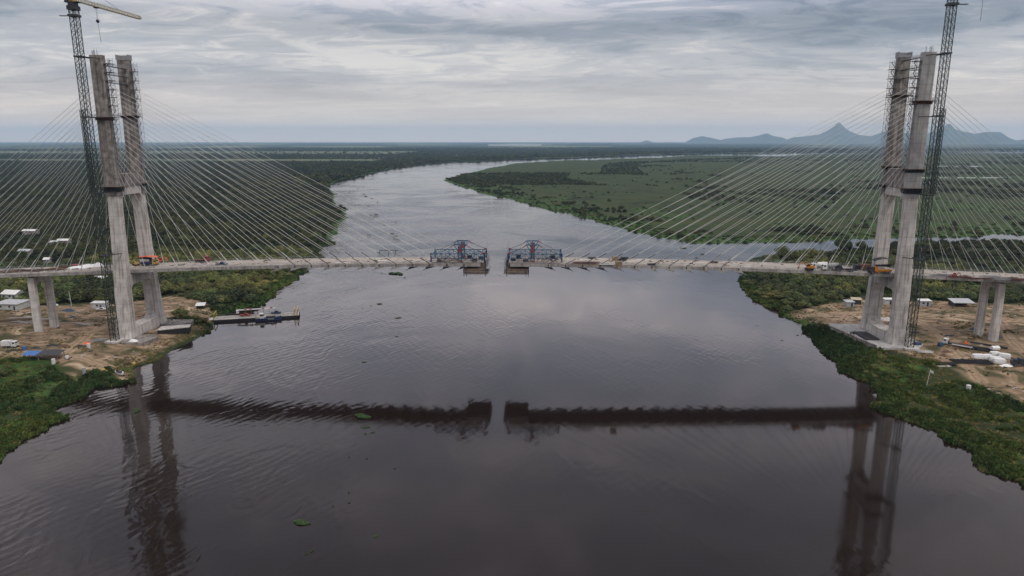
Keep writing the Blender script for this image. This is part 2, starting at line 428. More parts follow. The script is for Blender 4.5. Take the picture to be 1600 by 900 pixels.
def make_ground():
    us = np.concatenate([-np.linspace(2.2, .90, 90)[:-1], np.linspace(-.90, .90, 1010), np.linspace(.90, 2.2, 90)[1:]])
    ks = np.concatenate([np.geomspace(3.05, 6, 12)[:-1], np.arange(6, 430, 1.15), np.arange(430, 1300, 3.2), np.geomspace(1300, 8000, 40)])
    r = CAM[2] * FPX / ks
    # flat-ground range along the view axis, columns fan out from the survey point
    ax = np.array([math.sin(YAW), math.cos(YAW)]); ri = np.array([ax[1], -ax[0]])
    U, RR = np.meshgrid(us, r)
    P = np.stack([CAM[0] + RR * ax[0] + U * RR * ri[0], CAM[1] + RR * ax[1] + U * RR * ri[1]], -1)
    sh = P.shape[:2]; P = P.reshape(-1, 2)
    s, w = shore_dist(P); z = height(P, s, w)
    rr = np.hypot(P[:, 0] - CAM[0], P[:, 1] - CAM[1])
    z = np.where((rr > 1200) & (s > 0), np.maximum(z, .8), z)
    nr, nc = sh
    idx = np.arange(nr * nc).reshape(nr, nc)
    q = np.stack([idx[:-1, :-1], idx[:-1, 1:], idx[1:, 1:], idx[1:, :-1]], -1).reshape(-1, 4)[:, ::-1]
    keep = (s[q] > -6).any(1) | (s[q].max(1) > -.01 * rr[q[:, 0]])
    q = q[keep]
    used = np.unique(q); remap = np.full(len(P), -1); remap[used] = np.arange(len(used)); q = remap[q]
    P, z, s, w, rr = P[used], z[used], s[used], w[used], rr[used]
    me = bpy.data.meshes.new('ground')
    me.vertices.add(len(P)); me.vertices.foreach_set('co', np.stack([P[:, 0], P[:, 1], z], 1).astype(np.float32).ravel())
    me.loops.add(q.size); me.loops.foreach_set('vertex_index', q.astype(np.int32).ravel())
    me.polygons.add(len(q)); me.polygons.foreach_set('loop_start', np.arange(0, q.size, 4, dtype=np.int32)); me.polygons.foreach_set('loop_total', np.full(len(q), 4, np.int32))
    me.update(); me.validate()
    X, Y = P[:, 0], P[:, 1]

    def attr(n, v):
        a = me.attributes.new(n, 'FLOAT', 'POINT'); a.data.foreach_set('value', v.astype(np.float32))
    d = np.full(len(P), -1e9)
    near = rr < 1500
    dd = np.full(near.sum(), -1e9)
    for pl in ZONES['dirt']: dd = np.maximum(dd, seg_dist(P[near], pl))
    d[near] = dd
    n = (vnoise(X, Y, 14, 3) - .5) * 9 + (vnoise(X, Y, 4, 4) - .5) * 4
    dirt = sm(d + n, -2, 3) * sm(s + (vnoise(X, Y, 5, 5) - .5) * 3, 1.5, 4.5)
    TR = [pts(q, 4.0) for q in ([(-80, 506), (60, 506), (170, 504), (235, 496), (285, 488), (340, 489)], [(-60, 551), (60, 552), (130, 556), (180, 568), (204, 579)], [(175, 503), (140, 520), (110, 545), (96, 556)], [(1222, 489), (1330, 488), (1440, 491), (1540, 497), (1660, 508)],
        [(1418, 492), (1450, 510), (1478, 530), (1496, 556), (1530, 590)], [(1560, 500), (1580, 530), (1610, 560)], [(1330, 488), (1320, 500), (1345, 512)])]
    dt = np.full(near.sum(), 1e9)
    for rd in TR:
        for a, b in zip(rd, rd[1:]):
            e = b - a; Pn = P[near]; t_ = np.clip(((Pn - a) @ e) / (e @ e), 0, 1); dt = np.minimum(dt, np.hypot(Pn[:, 0] - a[0] - t_ * e[0], Pn[:, 1] - a[1] - t_ * e[1]))
    tr = np.zeros(len(P)); ru = np.zeros(len(P)); wob = (vnoise(X[near], Y[near], 6, 61) - .5) * 1.6
    tr[near] = (1 - sm(dt + wob, 1.8, 3.4)); ru[near] = np.exp(-((dt - 1.05 + wob * .25) / .42) ** 2)
    attr('track', tr); attr('rut', ru)
    attr('dirt', np.maximum(dirt, tr * sm(s, 1, 3)))
    attr('marsh', np.where(w == 1, 1.0, sm(-Y, -10, 60) * .6))
    fr = np.where(w == 1, 45.0, 13.0)
    lush = 1 - sm(s + (vnoise(X, Y, 22, 6) - .5) * fr * 1.3, fr * .25, fr)
    lush = np.maximum(lush, (w == 1) * sm(vnoise(X, Y, 60, 7) * .6 + vnoise(X, Y, 21, 8) * .4, .62, .74) * .8 * (1 - sm(Y, 700, 1000)))
    lush = np.maximum(lush, (Y < -38) * sm(vnoise(X, Y, 18, 9), .35, .6))
    lush = np.where((w == 0) & (Y > -40) & (Y < 28), lush * .25, lush)
    attr('lush', lush)
    field = sm(vnoise(X, Y * .35, 700, 12), .6, .68) * sm(rr, 2800, 3600) * (w == 0)
    field = np.maximum(field, (w == 0) * (X < -900) * (sm(Y, 4300, 4500) - sm(Y, 5600, 5900)) * .9)
    field = np.maximum(field, (w == 0) * (X < -700) * (sm(Y, 2750, 2850) - sm(Y, 3050, 3150)) * .8)
    field = np.maximum(field, (w == 0) * (X < 60) * (sm(Y - .15 * X, 4150, 4180) - sm(Y - .15 * X, 4300, 4340)))
    attr('field', field)
    o = bpy.data.objects.new('ground', me); COL.objects.link(o); tag(o, kind='structure')
    me.polygons.foreach_set('use_smooth', np.ones(len(q), bool))
    m = bpy.data.materials.new('ground'); m.use_nodes = True; t = m.node_tree; N = t.nodes.new; L = t.links.new; b = t.nodes['Principled BSDF']
    b.inputs['Roughness'].default_value = .95; b.inputs['Specular IOR Level'].default_value = .15
    geo = N('ShaderNodeNewGeometry')

    def tex(scale, c, st=(1, 1, 1), det=6, pos=(.35, .65), dist=0.0):
        mp = N('ShaderNodeMapping'); L(geo.outputs['Position'], mp.inputs[0]); mp.inputs['Scale'].default_value = st
        n = N('ShaderNodeTexNoise'); n.noise_dimensions = '2D'; L(mp.outputs[0], n.inputs['Vector']); n.inputs['Scale'].default_value = scale; n.inputs['Detail'].default_value = det; n.inputs['Distortion'].default_value = dist
        r = N('ShaderNodeValToRGB'); L(n.outputs['Fac'], r.inputs[0]); e = r.color_ramp.elements
        e[0].position, e[1].position = pos
        while len(e) < len(c): e.new(.5)
        for i, cc in enumerate(c):
            e[i].position = pos[0] + (pos[1] - pos[0]) * i / (len(c) - 1); e[i].color = (*cc, 1)
        return r.outputs[0], n.outputs['Fac']

    def mixc(f, a, bb):
        x = N('ShaderNodeMix'); x.data_type = 'RGBA'; L(f, x.inputs[0]); L(a, x.inputs[6]); L(bb, x.inputs[7]); return x.outputs[2]

    def at(n):
        a = N('ShaderNodeAttribute'); a.attribute_name = n; return a.outputs['Fac']
    forest, _ = tex(.02, [(.012, .018, .009), (.020, .029, .013), (.032, .040, .017)])
    marsh, _ = tex(.035, [(.015, .027, .008), (.029, .045, .013), (.052, .054, .019), (.030, .056, .012)], dist=1.0)
    lushc, _ = tex(.16, [(.016, .036, .008), (.030, .064, .013), (.056, .090, .020)])
    fieldc, _ = tex(.004, [(.07, .10, .05), (.11, .13, .07), (.15, .14, .085)])
    dirtc, _ = tex(.09, [(.062, .058, .028), (.10, .085, .046), (.185, .128, .08), (.24, .175, .112), (.38, .30, .21)], det=8, dist=.8, pos=(.38, .68))
    dirt2, _ = tex(.35, [(.088, .075, .04), (.14, .10, .062), (.245, .17, .112), (.33, .25, .175)], st=(.4, 1, 1), det=8, pos=(.3, .7), dist=.6)
    dfac, dn = tex(.05, [(0, 0, 0), (1, 1, 1)], pos=(.45, .55))
    dirtm = mixc(dfac, dirtc, dirt2)
    trk, _ = tex(.5, [(.27, .19, .125), (.38, .285, .195)], det=6); rut, _ = tex(.8, [(.10, .07, .045), (.2, .14, .09)], det=4)

    def half(n, k):
        m_ = N('ShaderNodeMath'); m_.operation = 'MULTIPLY'; L(at(n), m_.inputs[0]); m_.inputs[1].default_value = k; return m_.outputs[0]
    dirtm = mixc(half('track', .75), dirtm, trk); dirtm = mixc(half('rut', .7), dirtm, rut)
    marsh2, _ = tex(.009, [(.009, .016, .006), (.030, .040, .013), (.020, .040, .009), (.046, .046, .018)], det=8, dist=1.5)
    mf, _ = tex(.02, [(.15, .15, .15), (.85, .85, .85)], det=3)
    marsh = mixc(mf, marsh, marsh2)
    c = mixc(at('marsh'), forest, marsh); c = mixc(at('field'), c, fieldc); c = mixc(at('lush'), c, lushc); c = mixc(at('dirt'), c, dirtm)
    L(c, b.inputs['Base Color'])
    _, bn = tex(.6, [(0, 0, 0), (1, 1, 1)], det=8)
    bp = N('ShaderNodeBump'); L(bn, bp.inputs['Height']); bp.inputs['Strength'].default_value = .5; bp.inputs['Distance'].default_value = .6; L(bp.outputs[0], b.inputs['Normal'])
    me.materials.append(m)
    return o


make_ground()


def make_water():
    mb = MB(); e = 35000
    mb.add([(-e, -2900, 0), (e, -2900, 0), (e, 33000, 0), (-e, 33000, 0)], [(0, 1, 2, 3)])
    m = bpy.data.materials.new('river_water'); m.use_nodes = True; t = m.node_tree; N = t.nodes.new; L = t.links.new; b = t.nodes['Principled BSDF']
    b.inputs['Base Color'].default_value = (.011, .0062, .0048, 1); b.inputs['Roughness'].default_value = .06; b.inputs['IOR'].default_value = 1.47
    geo = N('ShaderNodeNewGeometry')

    def nz(scale, st, rot, det, dist, d2='2D'):
        mp = N('ShaderNodeMapping'); L(geo.outputs['Position'], mp.inputs[0]); mp.inputs['Scale'].default_value = st; mp.inputs['Rotation'].default_value = (0, 0, R(rot))
        n = N('ShaderNodeTexNoise'); n.noise_dimensions = d2; L(mp.outputs[0], n.inputs['Vector']); n.inputs['Scale'].default_value = scale; n.inputs['Detail'].default_value = det; n.inputs['Distortion'].default_value = dist
        return n.outputs['Fac']

    def mth(op, a, bb):
        n = N('ShaderNodeMath'); n.operation = op
        for i, v in enumerate((a, bb)):
            if isinstance(v, (int, float)): n.inputs[i].default_value = v
            else: L(v, n.inputs[i])
        return n.outputs[0]
    swell = nz(.11, (1.25, .7, 1), 20, 2, 1.0)       # slow swirls past the piers
    chop = nz(.8, (.7, 1.25, 1), -20, 3, .6)
    patch = nz(.014, (1, 1, 1), 0, 2, .4)

    def wavelets(scale, rot, dist, dscale):
        mp = N('ShaderNodeMapping'); L(geo.outputs['Position'], mp.inputs[0]); mp.inputs['Rotation'].default_value = (0, 0, R(rot))
        w_ = N('ShaderNodeTexWave'); w_.wave_type = 'BANDS'; w_.bands_direction = 'X'; w_.wave_profile = 'SIN'; L(mp.outputs[0], w_.inputs['Vector'])
        w_.inputs['Scale'].default_value = scale; w_.inputs['Distortion'].default_value = dist; w_.inputs['Detail'].default_value = 1; w_.inputs['Detail Scale'].default_value = dscale
        return w_.outputs['Fac']
    wa = wavelets(.10, 35, 9, .35); wb = wavelets(.085, -28, 8, .3)
    # the current is livelier along the left bank
    sp = N('ShaderNodeSeparateXYZ'); L(geo.outputs['Position'], sp.inputs[0])
    mr = N('ShaderNodeMapRange'); mr.interpolation_type = 'SMOOTHSTEP'; L(sp.outputs[0], mr.inputs[0]); mr.inputs[1].default_value = -130; mr.inputs[2].default_value = 10; mr.inputs[3].default_value = 1.9; mr.inputs[4].default_value = .45
    pr = N('ShaderNodeMapRange'); L(patch, pr.inputs[0]); pr.inputs[1].default_value = .40; pr.inputs[2].default_value = .62; pr.inputs[3].default_value = .12; pr.inputs[4].default_value = 1.25
    my = N('ShaderNodeMapRange'); my.interpolation_type = 'SMOOTHSTEP'; L(sp.outputs[1], my.inputs[0]); my.inputs[1].default_value = 60; my.inputs[2].default_value = 450; my.inputs[3].default_value = .8; my.inputs[4].default_value = 5.5
    my2 = N('ShaderNodeMapRange'); my2.interpolation_type = 'SMOOTHSTEP'; L(sp.outputs[1], my2.inputs[0]); my2.inputs[1].default_value = 420; my2.inputs[2].default_value = 1300; my2.inputs[3].default_value = 1.0; my2.inputs[4].default_value = .12
    amp = mth('MULTIPLY', mth('MULTIPLY', mr.outputs[0], mth('MULTIPLY', my.outputs[0], my2.outputs[0])), pr.outputs[0])   # open water beyond the bridge is choppier
    h = mth('ADD', mth('MULTIPLY', swell, .11), mth('ADD', mth('MULTIPLY', wa, .012), mth('ADD', mth('MULTIPLY', wb, .011), mth('MULTIPLY', chop, .012))))
    h = mth('MULTIPLY', h, amp)
    bp = N('ShaderNodeBump'); L(h, bp.inputs['Height']); bp.inputs['Strength'].default_value = 1.0; bp.inputs['Distance'].default_value = 1.0
    L(bp.outputs[0], b.inputs['Normal'])
    o = mb.build('water', m); tag(o, kind='structure')


make_water()


# hills at the edge of the plain
def make_hill(px0, px1, peaks, D):
    """one rise of the far range: crest heights read at several bearings, real depth behind it"""
    n = 60; k = 14
    prof = []
    for i in range(n + 1):
        px = px0 + (px1 - px0) * i / n
        h = np.interp(px, [p[0] for p in peaks], [p[1] for p in peaks])
        prof.append((px, h))
    mb = MB(); vs = []; fs = []
    for i, (px, yv) in enumerate(prof):
        d = sight(px, 219.1); d = d / math.hypot(d[0], d[1])
        for j in range(k + 1):
            t = j / k * 2 - 1
            r = D + t * 1500
            top = max(8.0, (219.1 - yv) / FPX * D + 93)
            if yv >= 221.4: top = 10
            e = (1 - abs(t)) ** 1.2
            nz = 1 + .22 * (noise.noise(Vector((px * .05, t * 3, D * .001))) + .5 * noise.noise(Vector((px * .15, t * 6, 3))))
            if abs(t) < .01: nz = 1
            vs.append((CAM[0] + d[0] * r, CAM[1] + d[1] * r, top * e * nz - 2))
    for i in range(n):
        for j in range(k):
            a = i * (k + 1) + j; fs.append((a, a + 1, a + k + 2, a + k + 1))
    mb.add(vs, fs); o = mb.build('hill', 'hill', loc=None); tag(o, kind='structure')
    o.data.polygons.foreach_set('use_smooth', [True] * len(o.data.polygons))


make_hill(998, 1022, [(998, 222), (1005, 220.4), (1010, 219.0), (1015, 220.2), (1022, 222)], 24000)
make_hill(1070, 1135, [(1070, 222), (1082, 216), (1096, 213), (1106, 214.5), (1120, 217.2), (1135, 222)], 24200)
make_hill(1115, 1240, [(1115, 222), (1132, 217), (1150, 215), (1172, 214.6), (1186, 212), (1197, 209), (1208, 213), (1222, 215), (1240, 222)], 23500)
make_hill(1215, 1400, [(1215, 222), (1240, 215), (1262, 213), (1280, 211), (1292, 206), (1301, 200.5), (1307, 194.5), (1310, 195.5), (1318, 202), (1327, 207), (1342, 212), (1360, 213.5), (1372, 210), (1386, 206), (1400, 218)], 23000)
make_hill(1380, 1600, [(1380, 214), (1400, 207), (1440, 213), (1456, 208), (1468, 204), (1479, 198), (1483, 199), (1490, 205), (1500, 207.5), (1522, 211), (1540, 208.5), (1562, 209), (1576, 216), (1600, 222)], 22500)
make_hill(1560, 1800, [(1560, 222), (1620, 216), (1690, 212), (1750, 216), (1800, 222)], 23500)


def make_haze():
    mb = MB(); e = 35500; mb.box((0, 15400, 347), (2 * e, 36800, 698))
    m = bpy.data.materials.new('haze'); m.use_nodes = True; t = m.node_tree; t.nodes.clear()
    v = t.nodes.new('ShaderNodeVolumePrincipled'); o = t.nodes.new('ShaderNodeOutputMaterial'); t.links.new(v.outputs[0], o.inputs['Volume'])
    v.inputs['Color'].default_value = (.46, .71, 1.0, 1); v.inputs['Density'].default_value = 4.0e-5; v.inputs['Anisotropy'].default_value = 0.1
    ob = mb.build('haze', m); tag(ob, kind='stuff')


make_haze()

# ------------------------------------------------------------------ bridge
def octo(xc, yc, z, wx, ty, ch):
    a, b = wx / 2, ty / 2
    return [(xc + x, yc + y, z) for x, y in ((-a + ch, -b), (a - ch, -b), (a, -b + ch), (a, b - ch), (a - ch, b), (-a + ch, b), (-a, b - ch), (-a, -b + ch))]


LOW = [(2.6, 13.6, 8.0, 6.0), (6.5, 13.1, 7.4, 5.2), (12, 12.5, 6.8, 4.5), (25, 11.6, 6.4, 3.8), (38, 10.6, 6.0, 3.5), (55, 10.0, 5.5, 3.3), (69, 9.5, 5.2, 3.2)]
UPP = [(69.02, 9.5, 6.2, 3.6), (82, 9.5, 6.1, 3.5), (100, 9.7, 5.8, 3.4), (129, 10.0, 5.4, 3.3)]


def leg_at(z):
    T = LOW + UPP
    for (a, b) in zip(T, T[1:]):
        if a[0] <= z <= b[0]:
            t = (z - a[0]) / (b[0] - a[0]); return [a[i] + (b[i] - a[i]) * t for i in range(4)]
    return T[-1]


def haunch(mb, y0, z0, dy, dz, xa, xb):
    """concave quarter fillet in a corner: (y0,z0) is the corner, dy/dz run along the two faces"""
    out = [(y0, z0), (y0 + dy, z0)]
    for i in range(1, 6):
        a = PI / 2 * i / 6
        out.append((y0 + dy * (1 - math.sin(a)), z0 + dz * (1 - math.cos(a))))
    out.append((y0, z0 + dz))
    mb.prism(out, 'x', xa, xb)


PX = 175.2


def make_bridge(sg):
    """sg = -1: the half on the left bank, +1: the half on the right bank"""
    X0 = PX * sg
    if sg < 0: lab = 'unfinished concrete cable-stayed bridge half reaching out from the left bank to the gap'
    else: lab = 'unfinished concrete cable-stayed bridge half reaching out from the right bank below the blue hills'
    br = thing('cable_stayed_bridge', lab, 'bridge', (X0, 0, 0), 'two halves of the bridge')
    # pylon
    py = MB()
    py = MB(); zb = 2.4
    # base strut between the legs
    py.box((X0, 0, 5.6), (6.4, 22.0, 5.8))
    pylon = py.build('pylon', 'concrete', br)
    for s in (-1, 1):
        l = MB(); l.loft([octo(X0, s * y, z, wx, ty, .32) for z, y, wx, ty in LOW])
        haunch(l, s * 10.45, 8.4, -s * 4.2, 5.4, X0 - 2.9, X0 + 2.9)
        # recessed strip down the outer face, caught in two thin ribs
        for dx in (-1.25, 1.25):
            l.loft([[(X0 + dx - .14, s * (y + ty / 2 - .05), z), (X0 + dx + .14, s * (y + ty / 2 - .05), z), (X0 + dx + .14, s * (y + ty / 2 + .10), z), (X0 + dx - .14, s * (y + ty / 2 + .10), z)] for z, y, wx, ty in LOW])
        l.build('lower_leg', 'concrete', pylon)
        u = MB(); rings = [octo(X0, s * y, z, wx, ty, .45) for z, y, wx, ty in UPP]; u.loft(rings)
        u.build('upper_leg', 'old_concrete' if (sg < 0 or s > 0) else 'mid_concrete', pylon)
        # the form panels still standing round the hollow head of the far leg
        if s > 0:
            h = MB(); 
            for a in ((-2.7, 10, .2, 3.6), (2.7, 10, .2, 3.6)): h.box((X0 + a[0], s * a[1], 130.2), (a[2], a[3], 2.4))
            h.box((X0, 11.7, 130.2), (5.2, .2, 2.4)); h.box((X0, 8.3, 129.5), (5.2, .2, 1.0))
            h.build('head_formwork', 'grey_steel', pylon)
    c = MB(); c.box((X0, 0, 71.0), (5.3, 15.8, 3.4))
    for s in (-1, 1): haunch(c, s * 7.95, 69.3, -s * 2.6, -3.8, X0 - 2.5, X0 + 2.5)
    cb_ = c.build('upper_crossbeam', 'concrete', pylon)
    c = MB(); c.box((X0, 0, 75.6 if sg < 0 else 76.9), (5.7, 15.6, 5.76 if sg < 0 else 8.36)); c.build('beam_upstand', 'old_concrete', pylon)
    c = MB(); c.box((X0, 0, 30.85), (5.0, 18.8, 5.1))
    for s in (-1, 1): haunch(c, s * 9.4, 28.3, -s * 3.6, -3.8, X0 - 2.45, X0 + 2.45)
    c.build('lower_crossbeam', 'concrete', pylon)
    # deck
    tip = -11.6 if sg < 0 else 1.8
    xs = list(np.arange(tip, 332 * sg, 4.0 * sg)) + [332 * sg]
    prof = []
    for x in xs:
        z = DZ(x)
        prof.append([(x, y, z + dz) for y, dz in ((-8.5, 0), (8.5, 0), (8.5, -1.45), (7.3, -1.55), (6.9, -.4), (-6.9, -.4), (-7.3, -1.55), (-8.5, -1.45))])
    d = MB(); d.loft(prof); deck = d.build('deck', 'deck_side', br)
    t = MB()
    for (a, b) in zip(xs, xs[1:]):
        t.add([(a, -8.42, DZ(a) + .012), (b, -8.42, DZ(b) + .012), (b, 8.42, DZ(b) + .012), (a, 8.42, DZ(a) + .012)], [(0, 1, 2, 3)])
    t.build('road_surface', 'deck_top', deck)
    for y in (-7.1, 7.1):
        k = MB()
        for (a, b) in zip(xs, xs[1:]): k.bar((a, y, DZ(a) + .18), (b, y, DZ(b) + .18), .3, .34)
        k.build('kerb', 'kerb', deck)
    for y in (-8.3, 8.3):
        k = MB()
        for (a, b) in zip(xs, xs[1:]):
            k.bar((a, y, DZ(a) + 1.1), (b, y, DZ(b) + 1.1), .09); k.bar((a, y, DZ(a) + .6), (b, y, DZ(b) + .6), .06)
            k.box((a, y, DZ(a) + .56), (.1, .1, 1.1))
        k.build('guard_rail', 'grey_steel', deck)
    cbm = MB()
    for x in np.arange(tip + 4 * sg, 330 * sg, 4.0 * sg): cbm.box((x, 0, DZ(x) - .95), (.45, 14.0, 1.1))
    cbm.build('cross_girders', 'deck_side', deck)
    # stays
    for side in (-1, 1):                       # -1 towards the river, +1 towards the land
        for k in range(20):
            off = 9.5 + 7.72 * k if side < 0 else 9 + 6.0 * k
            xd = X0 - sg * off if side < 0 else X0 + sg * off
            zp = 78.5 + 38.3 * (k / 19) ** .92
            for s in (-1, 1):
                y1 = leg_at(zp)[1]
                xp = X0 + (-sg if side < 0 else sg) * 2.6
                A = Vector((xp, s * y1, zp)); B = Vector((xd, s * 8.05, DZ(xd) - .1))
                n = 6; sag = .0022 * (A - B).length
                path = [A.lerp(B, i / n) - Vector((0, 0, 4 * sag * (i / n) * (1 - i / n))) for i in range(n + 1)]
                cab = MB().tube(path, .077, 6).build('stay_cable', 'cable', br)
                g = MB(); g.tube([B.lerp(A, 0), B.lerp(A, 5.2 / (A - B).length)], .17, 6)
                if side < 0 and k > 8: g.build('guide_pipe', 'dark_steel', cab)
                elif k % 2 == 0: g.build('guide_pipe', 'cable', cab)
            if side < 0 and k > 7:
                for s in (-1, 1):
                    a = MB(); dx = sg
                    z = DZ(xd)
                    a.prism([(xd - dx * 2.2, z - 1.5), (xd + dx * 1.6, z - 1.5), (xd + dx * 2.2, z - 2.4), (xd + dx * 1.7, z - 2.65)], 'y', s * 8.35 - .35, s * 8.35 + .35)
                    a.bar((xd + dx * 1.2, s * 8.35, z - 2.1), (xd + dx * 3.3, s * 8.35, z - 3.2), .22)
                    a.build('stay_anchor', 'dark_steel' if k > 15 else 'deck_side', deck)
                    b = MB(); b.box((xd, s * 8.54, z - .75), (.55, .16, .9)); b.build('edge_bracket', 'dark_steel', deck)
    # approach piers
    for xa in (222, 282):
        X = xa * sg; zt = DZ(X) - 1.6
        p = MB(); p.box((X, 0, zt - 2.1), (2.6, 7.8, 2.4))
        for s in (-1, 1): haunch(p, s * 3.95, zt - 3.28, -s * 1.8, -2.4, X - 1.2, X + 1.2)
        pier = p.build('approach_pier', 'concrete', br)
        for s in (-1, 1):
            l = MB(); l.loft([octo(X, s * 5.4, 2.4, 3.3, 3.0, .45), octo(X, s * 5.3, zt - .7, 3.0, 2.7, .45)]); l.build('column', 'concrete', pier)
            l = MB(); l.box((X, s * 5.3, zt - .32), (1.6, 1.6, .72)); l.build('bearing', 'dark_steel', pier)
    return br


M['mid_concrete'] = mat('grey_concrete', (.46, .455, .45), (.33, .325, .32), .9, .3, joints=4.0, streak=(.7, .68, .66), bump=.1)
for sg in (-1, 1): make_bridge(sg)


# ------------------------------------------------------------------ tower cranes
def lattice(mb, a, b, w, bay, chord, diag, tri=False):
    """square lattice girder from a to b"""
    a = Vector(a); b = Vector(b); d = (b - a); n = max(1, round(d.length / bay)); d.normalize()
    up = Vector((0, 0, 1)) if abs(d.z) < .9 else Vector((0, 1, 0))
    x = d.cross(up).normalized() * w / 2; y = x.cross(d).normalized() * w / 2
    cr = [x + y, x - y, -x - y, -x + y] if not tri else [x - y, -x - y, y]
    for c in cr: mb.bar(a + c, b + c, chord)
    m = len(cr)
    for i in range(n + 1):
        p = a.lerp(b, i / n)
        for k in range(m): mb.bar(p + cr[k], p + cr[(k + 1) % m], diag)
        if i < n:
            q = a.lerp(b, (i + 1) / n)
            for k in range(m):
                c1, c2 = (cr[k], cr[(k + 1) % m]) if (i + k) % 2 else (cr[(k + 1) % m], cr[k])
                mb.bar(p + c1, q + c2, diag)
                mb.bar(p + c2, q + c1, diag * .7)


def make_crane(sg):
    x, y = 177.3 * sg, -18.7
    g = gz(x, y)
    lab = 'tall tower crane beside the left pylon with its cream jib and hook in view' if sg < 0 else 'tall tower crane beside the right pylon, jib swung out of sight'
    cr = thing('tower_crane', lab, 'crane', (x, y, g), 'tower cranes at the pylons')
    zt = 147.7 if sg < 0 else 150.2
    b = MB(); b.box((x, y, g + .35), (6, 6, .9)); b.build('base', 'concrete', cr)
    m = MB(); lattice(m, (x, y, g + .8), (x, y, zt), 2.6, 2.6, .245, .115); m.build('mast', 'green_steel', cr)
    h = MB(); hx = x + sg * 2.6; lattice(h, (hx, y + 1.4, 71), (hx, y + 1.4, 106), 1.4, 1.9, .17, .10); h.build('hoist_mast', 'green_steel', cr)
    for z, yl in ((43.5, -12.5), (71.0, -11.3), (103, -11.7), (127.5, -11.9)):
        t = MB()
        t.box((x, y, z), (3.3, 3.3, .5)); t.bar((x - 1.5, y + 1.5, z), (PX * sg - 2, yl, z), .3); t.bar((x + 1.5, y + 1.5, z), (PX * sg + 2, yl, z), .3); t.bar((x - 1.5, y + 1.5, z), (PX * sg + 2, yl, z), .22)
        t.build('mast_tie', 'dark_steel', cr)
    c = MB(); c.box((x, y, zt - 1.2), (3.6, 3.6, 1.6))
    c.build('climbing_collar', 'dark_steel', cr)
    c = MB(); c.box((x, y, zt - 4.2), (3.6, 3.6, .9)); c.box((x + sg * 3.7, y - .6, zt - 4.3), (4.0, 1.0, .25)); c.build('rest_platform', 'dark_steel', cr)
    s = MB(); s.tube([(x, y, zt - .4), (x, y, zt + .9)], 1.9, 12); s.box((x, y, zt + 1.0), (5.4, 3.2, .25)); s.build('slewing_ring', 'dark_steel', cr)
    hd = MB(); zj = zt + 2.6
    hd.loft([[(x - 1, y - 1, zt + 1.1), (x + 1, y - 1, zt + 1.1), (x + 1, y + 1, zt + 1.1), (x - 1, y + 1, zt + 1.1)], [(x - .8, y - .8, zj + 1), (x + .8, y - .8, zj + 1), (x + .8, y + .8, zj + 1), (x - .8, y + .8, zj + 1)]])
    lattice(hd, (x, y, zj + 1), (x, y, zj + 9), 1.2, 2, .22, .12)
    hd.build('tower_head', 'cream' if sg > 0 else 'yellow', cr)
    cb = MB(); cx = x + sg * 2.0; cb.prism([(y - 1.1, zt + 1.2), (y + .9, zt + 1.2), (y + 1.1, zt + 2.4), (y + .9, zt + 3.2), (y - 1.1, zt + 3.2)], 'x', cx - .8, cx + .8)
    cab = cb.build('operator_cab', 'navy', cr)
    w = MB(); w.box((cx, y + 1.06, zt + 2.5), (1.3, .1, 1.5)); w.build('window', 'glass', cab)
    D = Vector((0.05, 1, 0)).normalized() if sg < 0 else Vector((1, .06, 0)).normalized()
    P = Vector((x, y, zj)); L = 46
    j = MB(); lattice(j, P + D * 1.2, P + D * L, 1.5, 2.0, .22, .12, tri=True); j.bar(P + D * (L - .4) + Vector((0, 0, .2)), P + D * (L + .4), .9, .8)
    jib = j.build('jib', 'cream', cr)
    ct = MB(); lattice(ct, P - D * 1.2, P - D * 14, 1.4, 2, .22, .12); cj = ct.build('counter_jib', 'cream', cr)
    w = MB(); c_ = P - D * 13 + Vector((0, 0, .8)); w.box(c_, (2.2, 2.6, 3.0)); w.build('counterweight', 'concrete', cj)
    ti = MB(); ti.tube([P + Vector((0, 0, 9)), P + D * 30 + Vector((0, 0, .8))], .07, 5); ti.tube([P + Vector((0, 0, 9)), P - D * 13 + Vector((0, 0, .8))], .07, 5); ti.build('jib_tie', 'dark_steel', cr)
    tr = P + D * (14.5 if sg < 0 else 12.2)
    k = MB(); k.box(tr + Vector((0, 0, -1.1)), (1.5, 1.5, .5)); k.build('trolley', 'dark_steel', jib)
    hz = 143.7 if sg < 0 else 149.0
    r = MB()
    for s_ in (-.2, .2): r.tube([tr + Vector((s_, 0, -1.2)), (tr.x + s_, tr.y, hz + .6)], .045, 5)
    r.build('hoist_rope', 'dark_steel', cr)
    k = MB(); k.loft([[(tr.x + a * q, tr.y + b_ * q, z) for a, b_ in ((-1, -1), (1, -1), (1, 1), (-1, 1))] for q, z in ((.25, hz + .7), (.5, hz + .3), (.5, hz - .3), (.15, hz - .8))]); k.build('hook_block', 'dark_steel', cr)
    k = MB(); k.tube([(tr.x, tr.y, hz - .8), (tr.x + .3, tr.y + .2, hz - 9)], .07, 5); k.build('sling', 'dark_steel', cr)


for sg in (-1, 1): make_crane(sg)


